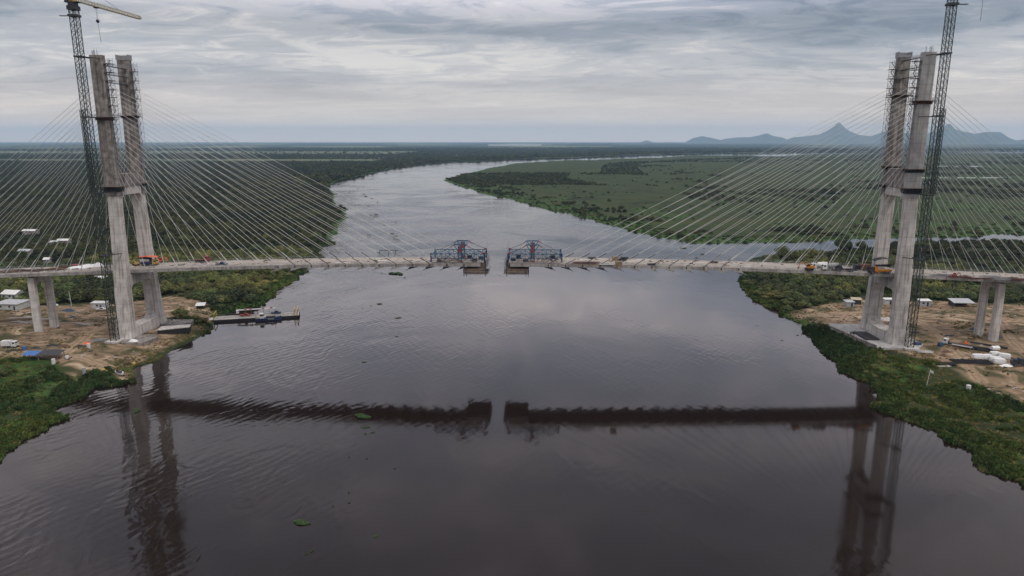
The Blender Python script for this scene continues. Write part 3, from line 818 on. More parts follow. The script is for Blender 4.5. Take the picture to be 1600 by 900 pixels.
# ------------------------------------------------------------------ scaffolds and work platforms on the pylons
def scaffold(x, y, z0, z1, wx, wy, label, boards, group='scaffold towers on the pylons'):
    t = thing('scaffold_tower', label, 'scaffold', (x, y, z0), group)
    f = MB(); n = int((z1 - z0) / 2)
    cs = [(-wx / 2, -wy / 2), (wx / 2, -wy / 2), (wx / 2, wy / 2), (-wx / 2, wy / 2)]
    for a, b in cs: f.bar((x + a, y + b, z0), (x + a, y + b, z1 + 1), .10)
    for i in range(n + 1):
        z = z0 + (z1 - z0) * i / n
        for k in range(4):
            p, q = cs[k], cs[(k + 1) % 4]; f.bar((x + p[0], y + p[1], z), (x + q[0], y + q[1], z), .08)
            if i < n and (i + k) % 2: f.bar((x + p[0], y + p[1], z), (x + q[0], y + q[1], z + (z1 - z0) / n), .07)
    f.build('frame', 'grey_steel', t)
    st = MB()
    for i in range(n):
        z = z0 + (z1 - z0) * i / n; s_ = 1 if i % 2 else -1
        st.bar((x - s_ * wx * .38, y, z), (x + s_ * wx * .38, y, z + (z1 - z0) / n), .5, .12)
    st.build('stair', 'grey_steel', t)
    for z in boards:
        b = MB(); b.box((x, y, z), (wx + 1.1, wy + .7, .16)); b.build('platform', 'plywood', t)


def ring_platform(x, y, z, wx, ty, label, deep=1.0, rusty=False):
    t = thing('work_platform', label, 'platform', (x, y, z), 'work platforms clamped to the pylons')
    b = MB(); o = 1.35; a, c = wx / 2 + .05, ty / 2 + .05
    for (cx, cy, dx, dy) in ((0, -c - o / 2, 2 * a + 2 * o, o), (0, c + o / 2, 2 * a + 2 * o, o), (-a - o / 2, 0, o, 2 * c), (a + o / 2, 0, o, 2 * c)): b.box((x + cx, y + cy, z), (dx, dy, .2))
    b.build('walkway', 'plywood', t)
    r = MB(); A, C = a + o - .05, c + o - .05
    cs = [(-A, -C), (A, -C), (A, C), (-A, C)]
    for k in range(4):
        p, q = cs[k], cs[(k + 1) % 4]
        for h in (.6, 1.15): r.bar((x + p[0], y + p[1], z + h), (x + q[0], y + q[1], z + h), .07)
        for i in range(5): r.box((x + p[0] + (q[0] - p[0]) * i / 5, y + p[1] + (q[1] - p[1]) * i / 5, z + .65), (.08, .08, 1.1))
    r.build('guard_rail', 'grey_steel', t)
    k = MB()
    for i in range(6):
        xx = x - A + 2 * A * i / 5
        for s in (-1, 1): k.bar((xx, y + s * c, z - deep), (xx, y + s * (c + o), z - .1), .14)
    for i in range(4):
        yy = y - c + 2 * c * i / 3
        for s in (-1, 1): k.bar((x + s * a, yy, z - deep), (x + s * (a + o), yy, z - .1), .14)
    k.build('bracket', 'dark_steel', t)
    w = MB(); w_ = .14
    for s in (-1, 1):
        w.box((x, y + s * (c + .12), z - deep * .6), (2 * a + .4, .16, deep * 1.1)); w.box((x + s * (a + .12), y, z - deep * .6), (.16, 2 * c, deep * 1.1))
    w.build('form_panel', 'rust' if rusty else 'black', t)


for sg in (-1, 1):
    X0 = PX * sg; side = 'left' if sg < 0 else 'right'
    for s, nf in ((-1, 'near'), (1, 'far')):
        q = leg_at(100)
        xx = X0 - sg * (q[2] / 2 + 1.5)
        scaffold(xx, s * 9.4, 81.5 if s < 0 else 80.9, 127, 2.0, 2.4, f'grey access scaffold on the river face of the {nf} leg of the {side} pylon', [108, 111.5, 115, 118.5, 122, 125.5] if s < 0 else [112, 116, 120, 124])
    ring_platform(X0, -9.5, 73.2, 6.2, 3.6, f'dark work platform round the near leg of the {side} pylon at the crossbeam', 2.0)
    ring_platform(X0, 9.5, 73.6, 6.2, 3.6, f'dark work platform round the far leg of the {side} pylon at the crossbeam', 1.2)
    ring_platform(X0, -9.7, 103.2 if sg < 0 else 109.5, leg_at(104)[2], leg_at(104)[3], f'narrow dark platform high on the near leg of the {side} pylon', 1.2, True)
    ring_platform(X0, 9.75, 104.4 if sg < 0 else 113, leg_at(104)[2], leg_at(104)[3], f'narrow dark platform high on the far leg of the {side} pylon', .9, True)
    if sg > 0:
        ring_platform(X0, -9.5, 81.3, 6.1, 3.5, 'upper dark platform on the near leg of the right pylon, over the crossbeam', 1.3)
        ring_platform(X0, 9.5, 81.9, 6.1, 3.5, 'upper dark platform on the far leg of the right pylon, over the crossbeam', 1.3)
    # walkways between the two heads
    t = thing('gangway', f'light steel gangways joining the two heads of the {side} pylon', 'gangway', (X0, 0, 118), 'gangways between pylon heads')
    for z in ((127.3, 123.4, 119.8) if sg > 0 else (125, 121.4, 118)):
        w = MB(); xx = X0 - sg * 1.2; w.box((xx, 0, z), (1.2, 16.2, .22)); w.build('walkway', 'dark_steel', t)
        r = MB()
        for h in (.55, 1.1): r.bar((xx - .55, -8, z + h), (xx - .55, 8, z + h), .06); r.bar((xx + .55, -8, z + h), (xx + .55, 8, z + h), .06)
        for i in range(9): r.box((xx - .55, -8 + 2 * i, z + .6), (.07, .07, 1.1))
        r.build('guard_rail', 'grey_steel', t)
    # starter bars and poles above the near head
    t = MB()
    for i in range(9): t.box((X0 + rnd.uniform(-2, 2), -10 + rnd.uniform(-1.4, 1.4), 130), (.07, .07, rnd.uniform(1.6, 3.4)))
    tag(t.build('pole_cluster', 'dark_steel', loc=(X0, -10, 129)), f'thin steel poles standing on the near head of the {side} pylon', 'poles')


# ------------------------------------------------------------------ form travellers at the two deck tips
def make_traveller(label, loc, rz):
    t = thing('form_traveller', label, 'form traveller', loc, 'blue form travellers at the deck ends', rz)
    B = lambda mb, n, m, p=t: mb.build(n, m, p, local=True)
    for s in (-1, 1):
        y = s * 6.6
        f = MB()
        for z, x0, x1 in ((1.9, -13.5, 11.3), (4.0, -12.5, 11.3)): f.bar((x0, y, z), (x1, y, z), .34, .30)
        n = 12
        for i in range(n + 1):
            x = -12.5 + 23.8 * i / n; f.bar((x, y, 1.9), (x, y, 4.0), .18)
            if i < n: f.bar((x, y, 1.9 if i % 2 else 4.0), (x + 23.8 / n, y, 4.0 if i % 2 else 1.9), .16)
        fr = B(f, 'side_truss', 'blue')
        m = MB()
        for dx in (-.75, .75): m.bar((dx, y, 0), (dx, y, 7.6), .42)
        for k in range(6): m.bar((-.75, y, 1.2 * k + .6), (.75, y, 1.2 * k + 1.6), .16); m.bar((.75, y, 1.2 * k + .6), (-.75, y, 1.2 * k + 1.6), .12)
        m.bar((-2.9, y, 8.2), (2.9, y, 8.2), .42); m.bar((-.7, y, 5.0), (-2.7, y, 8.0), .3); m.bar((.7, y, 5.0), (2.7, y, 8.0), .3); m.bar((0, y, 6), (0, y, 8.1), .4)
        B(m, 'mast_frame', 'blue')
        h = MB(); h.box((0, y, 5.4), (1.3, 1.0, 1.2)); h.box((0, y, 6.9), (.9, .8, 1.0)); h.box((0, y, .5), (1.9, 1.2, 1.0)); B(h, 'jack', 'red')
        r = MB(); r.bar((2.9, y, 8.15), (4.2, y, 7.0), .34); r.bar((-2.9, y, 8.15), (-4.2, y, 7.1), .34); r.box((10.6, y, 4.5), (1.2, .7, .5)); B(r, 'tie_bracket', 'red')
        q = MB(); q.bar((4.1, y, 7.05), (10.8, y, 4.3), .16); q.bar((-4.1, y, 7.1), (-10.5, y, 4.1), .12); B(q, 'tie_rod', 'dark_steel')
        for x in (11.0, -13.2):
            q = MB(); q.bar((x, y, 0), (x, y, 4.4), .6); B(q, 'end_post', 'navy')
        w = MB(); w.bar((-12.5, s * 7.9, 1.1), (11, s * 7.9, 1.1), .08); w.bar((-12.5, s * 7.9, .2), (11, s * 7.9, .2), .3, .16)
        for i in range(13): w.box((-12.5 + 1.95 * i, s * 7.9, .6), (.08, .08, 1.1))
        B(w, 'side_walkway', 'dark_steel')
    c = MB()
    for x in (-12.5, -6, 0, 5.5, 11): c.bar((x, -6.6, 4.0), (x, 6.6, 4.0), .34); c.bar((x, -6.6, 1.9), (x, 6.6, 1.9), .3)
    for x in (-2.8, 2.8): c.bar((x, -6.6, 8.2), (x, 6.6, 8.2), .28)
    c.bar((-2.8, -6.6, 8.2), (2.8, 6.6, 8.2), .14); c.bar((2.8, -6.6, 8.2), (-2.8, 6.6, 8.2), .14)
    for x0, x1 in ((-12.5, -6), (-6, 0), (0, 5.5), (5.5, 11)): c.bar((x0, -6.6, 4), (x1, 6.6, 4), .12); c.bar((x1, -6.6, 4), (x0, 6.6, 4), .12)
    B(c, 'cross_truss', 'blue')
    # hanging shutter below the next segment
    u = MB()
    u.box((6.8, 0, -2.75), (10.4, 17.6, .35)); u.box((6.8, -8.6, -3.6), (10.6, .25, 1.5)); u.box((6.8, 8.6, -3.6), (10.6, .25, 1.5)); u.box((6.8, 0, -4.9), (10.4, 17.2, .4)); u.box((6.8, 0, -3.8), (10.0, .4, 1.8))
    hang = B(u, 'hanging_form', 'plywood')
    for x in (1.8, 3.0, 11.6):
        for s in (-1, 1):
            q = MB(); q.bar((x, s * 8.85, -5.9), (x, s * 8.85, 1.9 if x > 4 else -1.9), .26); B(q, 'hanger', 'navy', hang)
    q = MB()
    for s in (-1, 1):
        q.bar((2, s * 9.4, -4.6), (12.8, s * 9.4, -4.6), .12); q.bar((2, s * 9.4, -3.6), (12.8, s * 9.4, -3.6), .08); q.bar((2, s * 9.4, -4.7), (12.8, s * 9.4, -4.7), .7, .1)
        for i in range(7): q.box((2 + 1.8 * i, s * 9.4, -4.1), (.08, .08, 1.1))
    q.bar((12.8, -9.4, -3.6), (12.8, 9.4, -3.6), .08); q.box((12.6, 0, -4.7), (.9, 19, .1))
    B(q, 'form_walkway', 'grey_steel', hang)
    e = MB()
    e.box((11.7, 0, -.9), (.3, 17.4, 3.4)); B(e, 'end_form', 'plywood')
    e = MB()
    for y in np.linspace(-8.2, 8.2, 12): e.bar((11.8, y, -.6), (13.0, y, -.6), .07); e.bar((11.8, y, .3), (12.8, y, .3), .07)
    for y in (-8.6, -3, 3, 8.6): e.bar((12.2, y, -2), (12.2, y, 2.6), .1)
    e.bar((12.2, -8.6, 1.4), (12.2, 8.6, 1.4), .08); e.bar((12.2, -8.6, 2.4), (12.2, 8.6, 2.4), .08)
    e.box((12.6, 0, -2.3), (1.6, 18, .14))
    B(e, 'front_platform', 'grey_steel')
    e = MB()
    for i in range(60): x = -11 + 21 * rnd.random(); e.bar((x, -7.2 + 14 * rnd.random(), .12 + .2 * rnd.random()), (x + rnd.uniform(-2.5, 2.5), -7.2 + 14 * rnd.random(), .2 + .5 * rnd.random()), .09)
    B(e, 'loose_bars', 'rust')
    e = MB()
    for x, y, h in ((-9.5, -6.2, 1.2), (6.5, -6.0, 1.5), (3.2, 5.5, 1.3), (8.8, 2.0, 1.4)): e.box((x, y, h / 2 + .05), (2.2, 1.4, h))
    B(e, 'power_pack', 'black')
    e = MB()
    for s in (-1, 1): e.box((11.4, s * 6.6, 6.2), (.1, .1, 4))
    B(e, 'mast_rod', 'grey_steel')
    e = MB()
    e.bar((-2, -7.9, 2.5), (-9.5, -7.9, 2.5), .06)
    for i in range(8): e.box((-2 - i * 1.1, 7.4, 4.9), (.06, .06, 1.6))
    e.bar((-2, 7.4, 5.6), (-9.8, 7.4, 5.6), .06); e.bar((-2, 7.4, 5.0), (-9.8, 7.4, 5.0), .06)
    B(e, 'hand_rail', 'grey_steel')
    return t


T1 = make_traveller('blue steel form traveller on the deck tip left of the gap', (-20.9, 0, DZ(-20.9) + .03), 0)
T2 = copy_tree(T1); T2.location = (11.9, 0, DZ(11.9) + .03); T2.rotation_euler = (0, 0, PI); T2['label'] = 'blue steel form traveller on the deck tip right of the gap'


# ------------------------------------------------------------------ vehicles and site things
def place(o, v, rz=0.0): o.location = v; o.rotation_euler = (0, 0, rz); return o


def wheels(t, spots, r=.5, w=.35):
    for x, y in spots:
        a = MB(); a.tube([(x, y - w / 2, r), (x, y + w / 2, r)], r, 10); o = a.build('wheel', 'tyre', t, local=True)
        b = MB(); b.tube([(x, y - w / 2 - .03, r), (x, y + w / 2 + .03, r)], r * .5, 8); b.build('rim', 'grey_steel', o, local=True)


def truck(label, v, rz, cabm='white', kind='flatbed', bodym='grey_steel', L=8.0, cat='truck', group=None, name='truck'):
    t = thing(name, label, cat, v, group, rz); B = lambda mb, n, m, p=None: mb.build(n, m, p or t, local=True)
    B(MB().box((0, 0, .8), (L, .9, .35)).box((L / 2 - .2, 0, .65), (.3, 2.3, .4)), 'chassis', 'black')
    f = L / 2
    c = MB().prism([(f - 2.0, .75), (f, .75), (f, 1.8), (f - .35, 2.95), (f - 2.0, 2.95)], 'y', -1.2, 1.2); cab = B(c, 'cab', cabm)
    B(MB().box((f - .14, 0, 2.3), (.12, 2.0, .75)).box((f - .9, 0, 2.3), (.9, 2.44, .65)), 'windscreen', 'glass', cab)
    wheels(t, [(f - 1.2, -1.05), (f - 1.2, 1.05), (-f + 1.0, -1.05), (-f + 1.0, 1.05), (-f + 2.3, -1.05), (-f + 2.3, 1.05)])
    if kind == 'mixer':
        d = MB(); d.tube([(f - 2.5, 0, 1.9), (f - 3.2, 0, 2.2), (-f + 2.2, 0, 2.55), (-f + .4, 0, 2.9)], [.65, 1.2, 1.15, .55], 12); B(d, 'drum', bodym)
        B(MB().prism([(-f + .2, 1.0), (-f + .8, 1.0), (-f + .5, 3.3), (-f + .1, 3.3)], 'y', -.5, .5), 'chute', 'dark_steel')
    elif kind == 'pump':
        B(MB().box((-1.0, 0, 1.35), (L - 2.4, 2.3, .8)), 'body', bodym)
        B(MB().box((f - 3.0, 0, 2.4), (1.2, 1.2, 1.6)), 'turret', bodym)
        b = MB(); b.bar((f - 3, -.5, 3.2), (-f - .6, -.5, 3.6), .45); b.bar((-f - .5, 0, 3.9), (f - 2.6, 0, 3.7), .4); b.bar((f - 2.7, .5, 3.4), (-f + .6, .5, 3.2), .35); B(b, 'folded_boom', 'black')
        B(MB().prism([(-f, .8), (-f + 1.2, .8), (-f + 1.4, 1.7), (-f - .2, 1.7)], 'y', -.9, .9), 'hopper', 'dark_steel')
        for s in (-1, 1): B(MB().bar((f - 3, s * .9, .9), (f - 3.8, s * 2.4, .3), .25), 'outrigger', bodym)
    elif kind == 'flatbed':
        B(MB().box((-1.2, 0, 1.15), (L - 2.4, 2.4, .22)).box((f - 2.3, 0, 1.6), (.1, 2.4, .9)), 'bed', bodym)
    elif kind == 'box':
        B(MB().box((-1.15, 0, 2.15), (L - 2.4, 2.4, 2.2)), 'cargo_box', bodym)
    return t


def pickup(label, v, rz, m='white', cat='pickup'):
    t = thing('pickup_truck', label, cat, v, None, rz); B = lambda mb, n, mm, p=None: mb.build(n, mm, p or t, local=True)
    B(MB().loft([[(x, -.9, .45), (x, .9, .45), (x, .9, z), (x, -.9, z)] for x, z in ((-2.6, 1.0), (1.1, 1.02), (2.5, .92))]), 'body', m)
    c = B(MB().prism([(-.7, 1.0), (1.3, 1.0), (.7, 1.7), (-.5, 1.7)], 'y', -.82, .82), 'cabin', m)
    B(MB().prism([(-.62, 1.1), (1.12, 1.1), (.66, 1.62), (-.48, 1.62)], 'y', -.85, .85), 'window', 'glass', c)
    wheels(t, [(1.6, -.85), (1.6, .85), (-1.6, -.85), (-1.6, .85)], .38, .25); return t


def digger(label, v, rz, m='yellow', name='excavator', s=1.0):
    t = thing(name, label, 'excavator', v, None, rz); t.scale = (s, s, s); B = lambda mb, n, mm, p=None: mb.build(n, mm, p or t, local=True)
    for y in (-1, 1):
        B(MB().prism([(-1.7, .3), (-1.4, 0), (1.4, 0), (1.7, .3), (1.7, .6), (1.4, .85), (-1.4, .85), (-1.7, .6)], 'y', y - .3, y + .3), 'track', 'black')
    B(MB().prism([(-2.0, .95), (1.0, .95), (1.0, 1.7), (-1.2, 2.0), (-2.0, 1.8)], 'y', -1.2, 1.2), 'house', m)
    c = B(MB().prism([(-.3, 1.75), (1.2, 1.0), (1.2, 2.0), (.9, 2.8), (-.3, 2.8)], 'y', .2, 1.15), 'cab', m)
    B(MB().prism([(-.15, 1.9), (1.24, 1.7), (1.1, 2.3), (.85, 2.7), (-.15, 2.7)], 'y', .16, 1.19), 'window', 'glass', c)
    B(MB().bar((.9, -.2, 1.5), (2.6, -.2, 3.2), .38).bar((2.6, -.2, 3.2), (3.8, -.2, 2.7), .34), 'boom', m)
    B(MB().bar((3.7, -.2, 2.9), (4.2, -.2, 1.0), .3), 'stick', m)
    B(MB().prism([(3.8, .9), (4.6, 1.0), (4.5, .2), (3.9, .1)], 'y', -.7, .3), 'bucket', 'dark_steel'); return t


def house(label, v, rz, L, W, H, rise=1.3, wallm='white_wall', roofm='sheet', name='house', cat='house', wins=((.2, 1), (.55, 1), (.8, 0)), group=None, mono=False):
    """long side along x; windows are (share of the length, 1 = window / 0 = door) on the camera side"""
    t = thing(name, label, cat, v, group, rz); B = lambda mb, n, m, p=None: mb.build(n, m, p or t, local=True)
    if mono: out = [(-W / 2, -.4), (W / 2, -.4), (W / 2, H + rise), (-W / 2, H)]
    else: out = [(-W / 2, -.4), (W / 2, -.4), (W / 2, H), (0, H + rise), (-W / 2, H)]
    wall = B(MB().prism(out, 'x', -L / 2, L / 2), 'wall', wallm)
    r = MB(); e = .4
    if mono:
        k = rise / W; r.loft([[(x, -W / 2 - e, H - e * k + .02), (x, W / 2 + e, H + rise + e * k + .02), (x, W / 2 + e, H + rise + e * k + .16), (x, -W / 2 - e, H - e * k + .16)] for x in (-L / 2 - e, L / 2 + e)])
    else:
        k = rise / (W / 2)
        r.loft([[(x, -W / 2 - e, H - e * k + .02), (x, 0, H + rise + .02), (x, W / 2 + e, H - e * k + .02), (x, W / 2 + e, H - e * k + .16), (x, 0, H + rise + .18), (x, -W / 2 - e, H - e * k + .16)] for x in (-L / 2 - e, L / 2 + e)])
    B(r, 'roof', roofm)
    for f, w in wins:
        x = -L / 2 + f * L
        if w:
            o = B(MB().box((x, -W / 2 - .02, H * .58), (1.1, .08, .9)), 'window', 'glass', wall)
        else: B(MB().box((x, -W / 2 - .02, 1.0), (.95, .08, 2.0)), 'door', 'navy', wall)
    return t


def shed(label, v, rz, L, W, H, slope, roofm, postm='wood', back=None, name='shed', group=None):
    t = thing(name, label, 'shed', v, group, rz); B = lambda mb, n, m, p=None: mb.build(n, m, p or t, local=True)
    for x in (-L / 2 + .2, L / 2 - .2):
        for y in (-W / 2 + .2, W / 2 - .2): B(MB().bar((x, y, -.4), (x, y, H + slope * (y + W / 2) / W), .16), 'post', postm)
    k = slope / W; e = .4
    B(MB().loft([[(x, -W / 2 - e, H - e * k + .02), (x, W / 2 + e, H + slope + e * k + .02), (x, W / 2 + e, H + slope + e * k + .1), (x, -W / 2 - e, H - e * k + .1)] for x in (-L / 2 - e, L / 2 + e)]), 'roof', roofm)
    if back: B(MB().box((0, W / 2 - .3, H / 2), (L - .6, .1, H)).box((-L / 2 + .3, 0, H / 2), (.1, W - .8, H)), 'wall', back)
    return t


def drum(label, v, m, r=.35, h=.95, name='drum', group=None):
    t = thing(name, label, 'drum', v, group); B = lambda mb, n, mm: mb.build(n, mm, t, local=True)
    B(MB().tube([(0, 0, -.1), (0, 0, h * .33), (0, 0, h * .35), (0, 0, h * .66), (0, 0, h * .68), (0, 0, h)], [r, r, r * 1.05, r * 1.05, r, r], 12), 'body', m)
    B(MB().tube([(0, 0, h + .005), (0, 0, h + .05)], r * .86, 12), 'lid', m); return t


def tank(label, v, rz, m, L=4, r=1.1, name='tank'):
    t = thing(name, label, 'tank', v, None, rz); B = lambda mb, n, mm: mb.build(n, mm, t, local=True)
    B(MB().tube([(-L / 2, 0, r + .3), (-L / 2 + .3, 0, r + .3), (L / 2 - .3, 0, r + .3), (L / 2, 0, r + .3)], [r * .6, r, r, r * .6], 14), 'shell', m)
    for x in (-L / 3, L / 3): B(MB().box((x, 0, .35), (.4, r * 1.6, .8)), 'saddle', 'grey_steel')
    B(MB().tube([(0, 0, 2 * r + .28), (0, 0, 2 * r + .55)], .3, 8), 'hatch', 'grey_steel'); return t


def lump(label, v, m, a, b, h, name, cat, seed=0, group=None, n=14):
    """a heap: rough domed mesh on the ground"""
    mb = MB(); vs = []; fs = []
    for i in range(n + 1):
        for j in range(n + 1):
            x, y = i / n * 2 - 1, j / n * 2 - 1
            d = max(0, 1 - (x * x + y * y) ** .8)
            q = noise.noise(Vector((x * 2.1 + seed, y * 2.1, seed * .7))) * .5 + noise.noise(Vector((x * 5 + seed, y * 5, 3))) * .3
            vs.append((x * a * (1 + .15 * q), y * b * (1 + .15 * q), h * d * (1 + .7 * q) - .12))
    for i in range(n):
        for j in range(n):
            k = i * (n + 1) + j; fs.append((k, k + n + 1, k + n + 2, k + 1))
    # skirt and floor close the heap
    mb.add(vs, fs); o = mb.build(name, m); o.location = v; return tag(o, label, cat, group)


def bundle(label, v, rz, m, L, W, H, n, name, cat, group=None, jit=.15, th=.09):
    mb = MB()
    for i in range(n):
        y = rnd.uniform(-W / 2, W / 2); z = th / 2 + rnd.uniform(0, H); a = rnd.uniform(-jit, jit)
        x0 = rnd.uniform(-.12, .12) * L
        mb.bar((x0 - L / 2, y - a * L / 4, z), (x0 + L / 2, y + a * L / 4, z), th)
    o = mb.build(name, m); place(o, v, rz); return tag(o, label, cat, group)


def slab(label, corners, z, th, m, name, cat, group=None):
    mb = MB(); mb.prism([(c[0], c[1]) for c in corners], 'z', z - th, z)
    c = sum((Vector((*q, 0)) for q in corners), Vector()) / len(corners); c.z = z - th
    return tag(mb.build(name, m, loc=c), label, cat, group)


# ---- on the deck, left half
def dk(px, py, dz=.03): v = deck_at(px, py); v.z += dz; return v


truck('yellow cab pump truck under the orange canopy beside the left pylon', dk(234, 415), .05, 'yellow', 'pump', 'navy', 7.6, 'pump truck', name='pump_truck')
t = thing('work_canopy', 'bright orange canopy over the pump truck beside the left pylon', 'canopy', dk(234, 415))
mbc = MB(); n = 6
mbc.add([(x, y, 4.6 + .5 * math.sin(x * .9) * math.cos(y) - .1 * abs(x)) for x in np.linspace(-4, 4, 9) for y in np.linspace(-1.6, 1.6, 5)], [(i * 5 + j, i * 5 + 5 + j, i * 5 + 6 + j, i * 5 + 1 + j) for i in range(8) for j in range(4)])
o = mbc.build('sheet', 'orange', t, local=True); sol = o.modifiers.new('th', 'SOLIDIFY'); sol.thickness = .05
for x in (-3.9, 3.9):
    for y in (-1.5, 1.5): MB().bar((x, y, 0), (x, y, 4.4), .1).build('post', 'dark_steel', t, local=True)
digger('small yellow excavator on the deck just left of the orange canopy', dk(213, 415), 2.6, 'yellow', s=.75)
digger('small orange excavator on the deck just right of the orange canopy', dk(250, 411), .3, 'orange', s=.85)
pickup('dark pickup truck alone on the pale left deck', dk(347, 415), 0, 'navy')
truck('red cab flatbed truck on the far lane of the left deck', dk(316, 409.5), 0, 'red', 'flatbed', 'rust', 7)
for i, (px, py, a, b, h) in enumerate(((122, 419, 5.5, 1.8, 1.2), (138, 417, 5.2, 2.2, 1.4), (153, 416, 4.6, 2.4, 1.7))):
    lump(('flattest white plastic sheet heap, farthest left on the left deck', 'middle one of the white plastic heaps on the left deck', 'tallest white plastic heap, close to the left pylon')[i], dk(px, py), 'tarp', a, b, h, 'plastic_heap', 'plastic sheet', i * 3.1, 'white plastic heaps on the left deck')
for i, (px, py, L, m, h) in enumerate(((12, 426, 11, 'rust', .6), (30, 424, 9, 'wood', .5), (46, 424.5, 12, 'rust', .7), (62, 422, 10, 'grey_steel', .4), (78, 422.5, 10, 'rust', .6), (92, 421, 9, 'wood', .6), (20, 422, 9, 'grey_steel', .5), (104, 418, 7, 'rust', .5))):
    bundle({'rust': 'rusty reinforcing bar bundle on the land side of the left deck', 'wood': 'timber plank stack on the land side of the left deck', 'grey_steel': 'grey steel tube bundle on the land side of the left deck'}[m], dk(px, py), rnd.uniform(-.12, .12), m, L, 3.2, h, 26, {'rust': 'rebar_bundle', 'wood': 'plank_stack', 'grey_steel': 'tube_bundle'}[m], 'material stack', {'rust': 'rebar bundles on the left deck', 'wood': 'plank stacks on the left deck', 'grey_steel': 'tube bundles on the left deck'}[m])
lump('red folded sheet on the left deck beside the white plastic heaps', dk(119, 414), 'red', 2.4, 1, .7, 'folded_sheet', 'plastic sheet', 8)
for i, (px, py) in enumerate(((583, 404), (602, 408), (430, 414), (537, 411), (610, 410.5))):
    slab('thin white formwork sheet lying on the river side of the left deck', [(dk(px, py).x + a, dk(px, py).y + b) for a, b in ((-3.5, -.5), (3.5, -.5), (3.5, .6), (-3.5, .6))], dk(px, py).z + .14, .12, 'white', 'formwork_sheet', 'sheet', 'white sheets on the left deck')
# black steelwork standing on the far edge of the left deck
t = thing('lifting_frame', 'dark steel lifting frame standing on the far edge of the left deck', 'frame', dk(595, 403))
for x, y, h in ((-1.6, 3, 3.2), (2.8, 3, 3.0), (6, 3, 3.3)): MB().bar((x, y, 0), (x + .7, y, h), .22).build('post', 'dark_steel', t, local=True)
MB().bar((-1, 3, 3.2), (8, 3, 3.2), .25).build('beam', 'dark_steel', t, local=True)
# ---- on the deck, right half
for i, (px, py, w) in enumerate(((961, 407, 2.5), (966.5, 415.5, 2.6))):
    t = thing('plywood_crate', ('brown plywood crate on the far edge of the right deck', 'brown plywood crate on the near edge of the right deck')[i], 'crate', dk(px, py), 'plywood crates on the right deck')
    MB().box((0, 0, 1.0), (w, 2, 2.0)).build('body', 'wood', t, local=True)
    q = MB()
    for x in (-w / 2, 0, w / 2):
        for y in (-1.03, 1.03): q.box((x, y, 1), (.14, .1, 2.05))
    q.build('batten', 'plywood', t, local=True)
bundle('rusty bar pile beside the traveller on the right deck', dk(915, 412), 0, 'rust', 11, 3.5, .8, 30, 'rebar_bundle', 'material stack')
bundle('orange timber planks on the near edge of the right deck', dk(920, 414.6), .05, 'wood', 8, 1.4, .5, 14, 'plank_stack', 'material stack')
for i, (px, py) in enumerate(((918, 406.5), (948, 413.5), (985, 413), (1006, 406), (1056, 414.5), (1165, 416.6), (1090, 411))):
    v = dk(px, py); slab('thin white formwork sheet lying on the river side of the right deck', [(v.x + a, v.y + b) for a, b in ((-3.2, -.45), (3.2, -.45), (3.2, .5), (-3.2, .5))], v.z + .14, .12, 'white', 'formwork_sheet', 'sheet', 'white sheets on the right deck')
for i, (px, py) in enumerate(((925, 404.6), (975, 405), (972, 407.5), (1018, 414.6), (1115, 411.5))):
    v = dk(px, py); bundle('black pipe heap on the river side of the right deck', v, 0, 'black', 3.6, 1.6, .9, 14, 'pipe_heap', 'material stack', 'black pipe heaps on the right deck')
digger('yellow excavator at the head of the vehicle line on the right deck', dk(1264, 422), 2.9, 'amber', s=1.05)
truck('white concrete mixer truck directly behind the yellow excavator on the right deck', dk(1280, 421.5), PI, 'white', 'mixer', 'white', 7.6, 'mixer truck', name='mixer_truck')
truck('grey drum mixer truck in the middle of the vehicle line on the right deck', dk(1297, 423), PI, 'white', 'mixer', 'grey_steel', 7.6, 'mixer truck', name='mixer_truck')
truck('dark flatbed truck in the vehicle line on the right deck', dk(1320, 424), PI, 'charcoal', 'flatbed', 'black', 8, 'truck')
truck('dark boxy truck with rust red load near the right pylon', dk(1346, 424), PI, 'black', 'box', 'rust', 7, 'truck')
truck('orange concrete pump truck with folded black boom beside the right pylon', dk(1374, 427), PI, 'charcoal', 'pump', 'amber', 9.5, 'pump truck', name='pump_truck')
tk = thing('work_canopy', 'black canopy behind the orange pump truck beside the right pylon', 'canopy', dk(1378, 421))
MB().add([(x, y, 4.4 + .9 * math.cos(x * .4) + .15 * y) for x in np.linspace(-4.5, 4.5, 7) for y in (-1.5, 0, 1.5)], [(i * 3 + j, i * 3 + 3 + j, i * 3 + 4 + j, i * 3 + 1 + j) for i in range(6) for j in range(2)]).build('sheet', 'black', tk, local=True)
for x in (-4.3, 4.3):
    for y in (-1.4, 1.4): MB().bar((x, y, 0), (x, y, 4.2), .12).build('post', 'dark_steel', tk, local=True)
digger('small red machine parked on the land side of the right deck', dk(1491, 432.5), 0, 'red', s=.6)
for i, (px, py, L, m) in enumerate(((1500, 434, 9, 'rust'), (1530, 436, 10, 'rust'), (1556, 437, 10, 'grey_steel'), (1572, 436, 9, 'rust'), (1592, 438, 10, 'rust'), (1545, 433, 8, 'grey_steel'), (1470, 431, 9, 'grey_steel'))):
    bundle({'rust': 'rusty reinforcing bar bundle on the land side of the right deck', 'grey_steel': 'grey steel tube bundle on the land side of the right deck'}[m], dk(px, py), rnd.uniform(-.12, .12), m, L, 3, .6, 26, {'rust': 'rebar_bundle', 'grey_steel': 'tube_bundle'}[m], 'material stack', {'rust': 'rebar bundles on the right deck', 'grey_steel': 'tube bundles on the right deck'}[m])

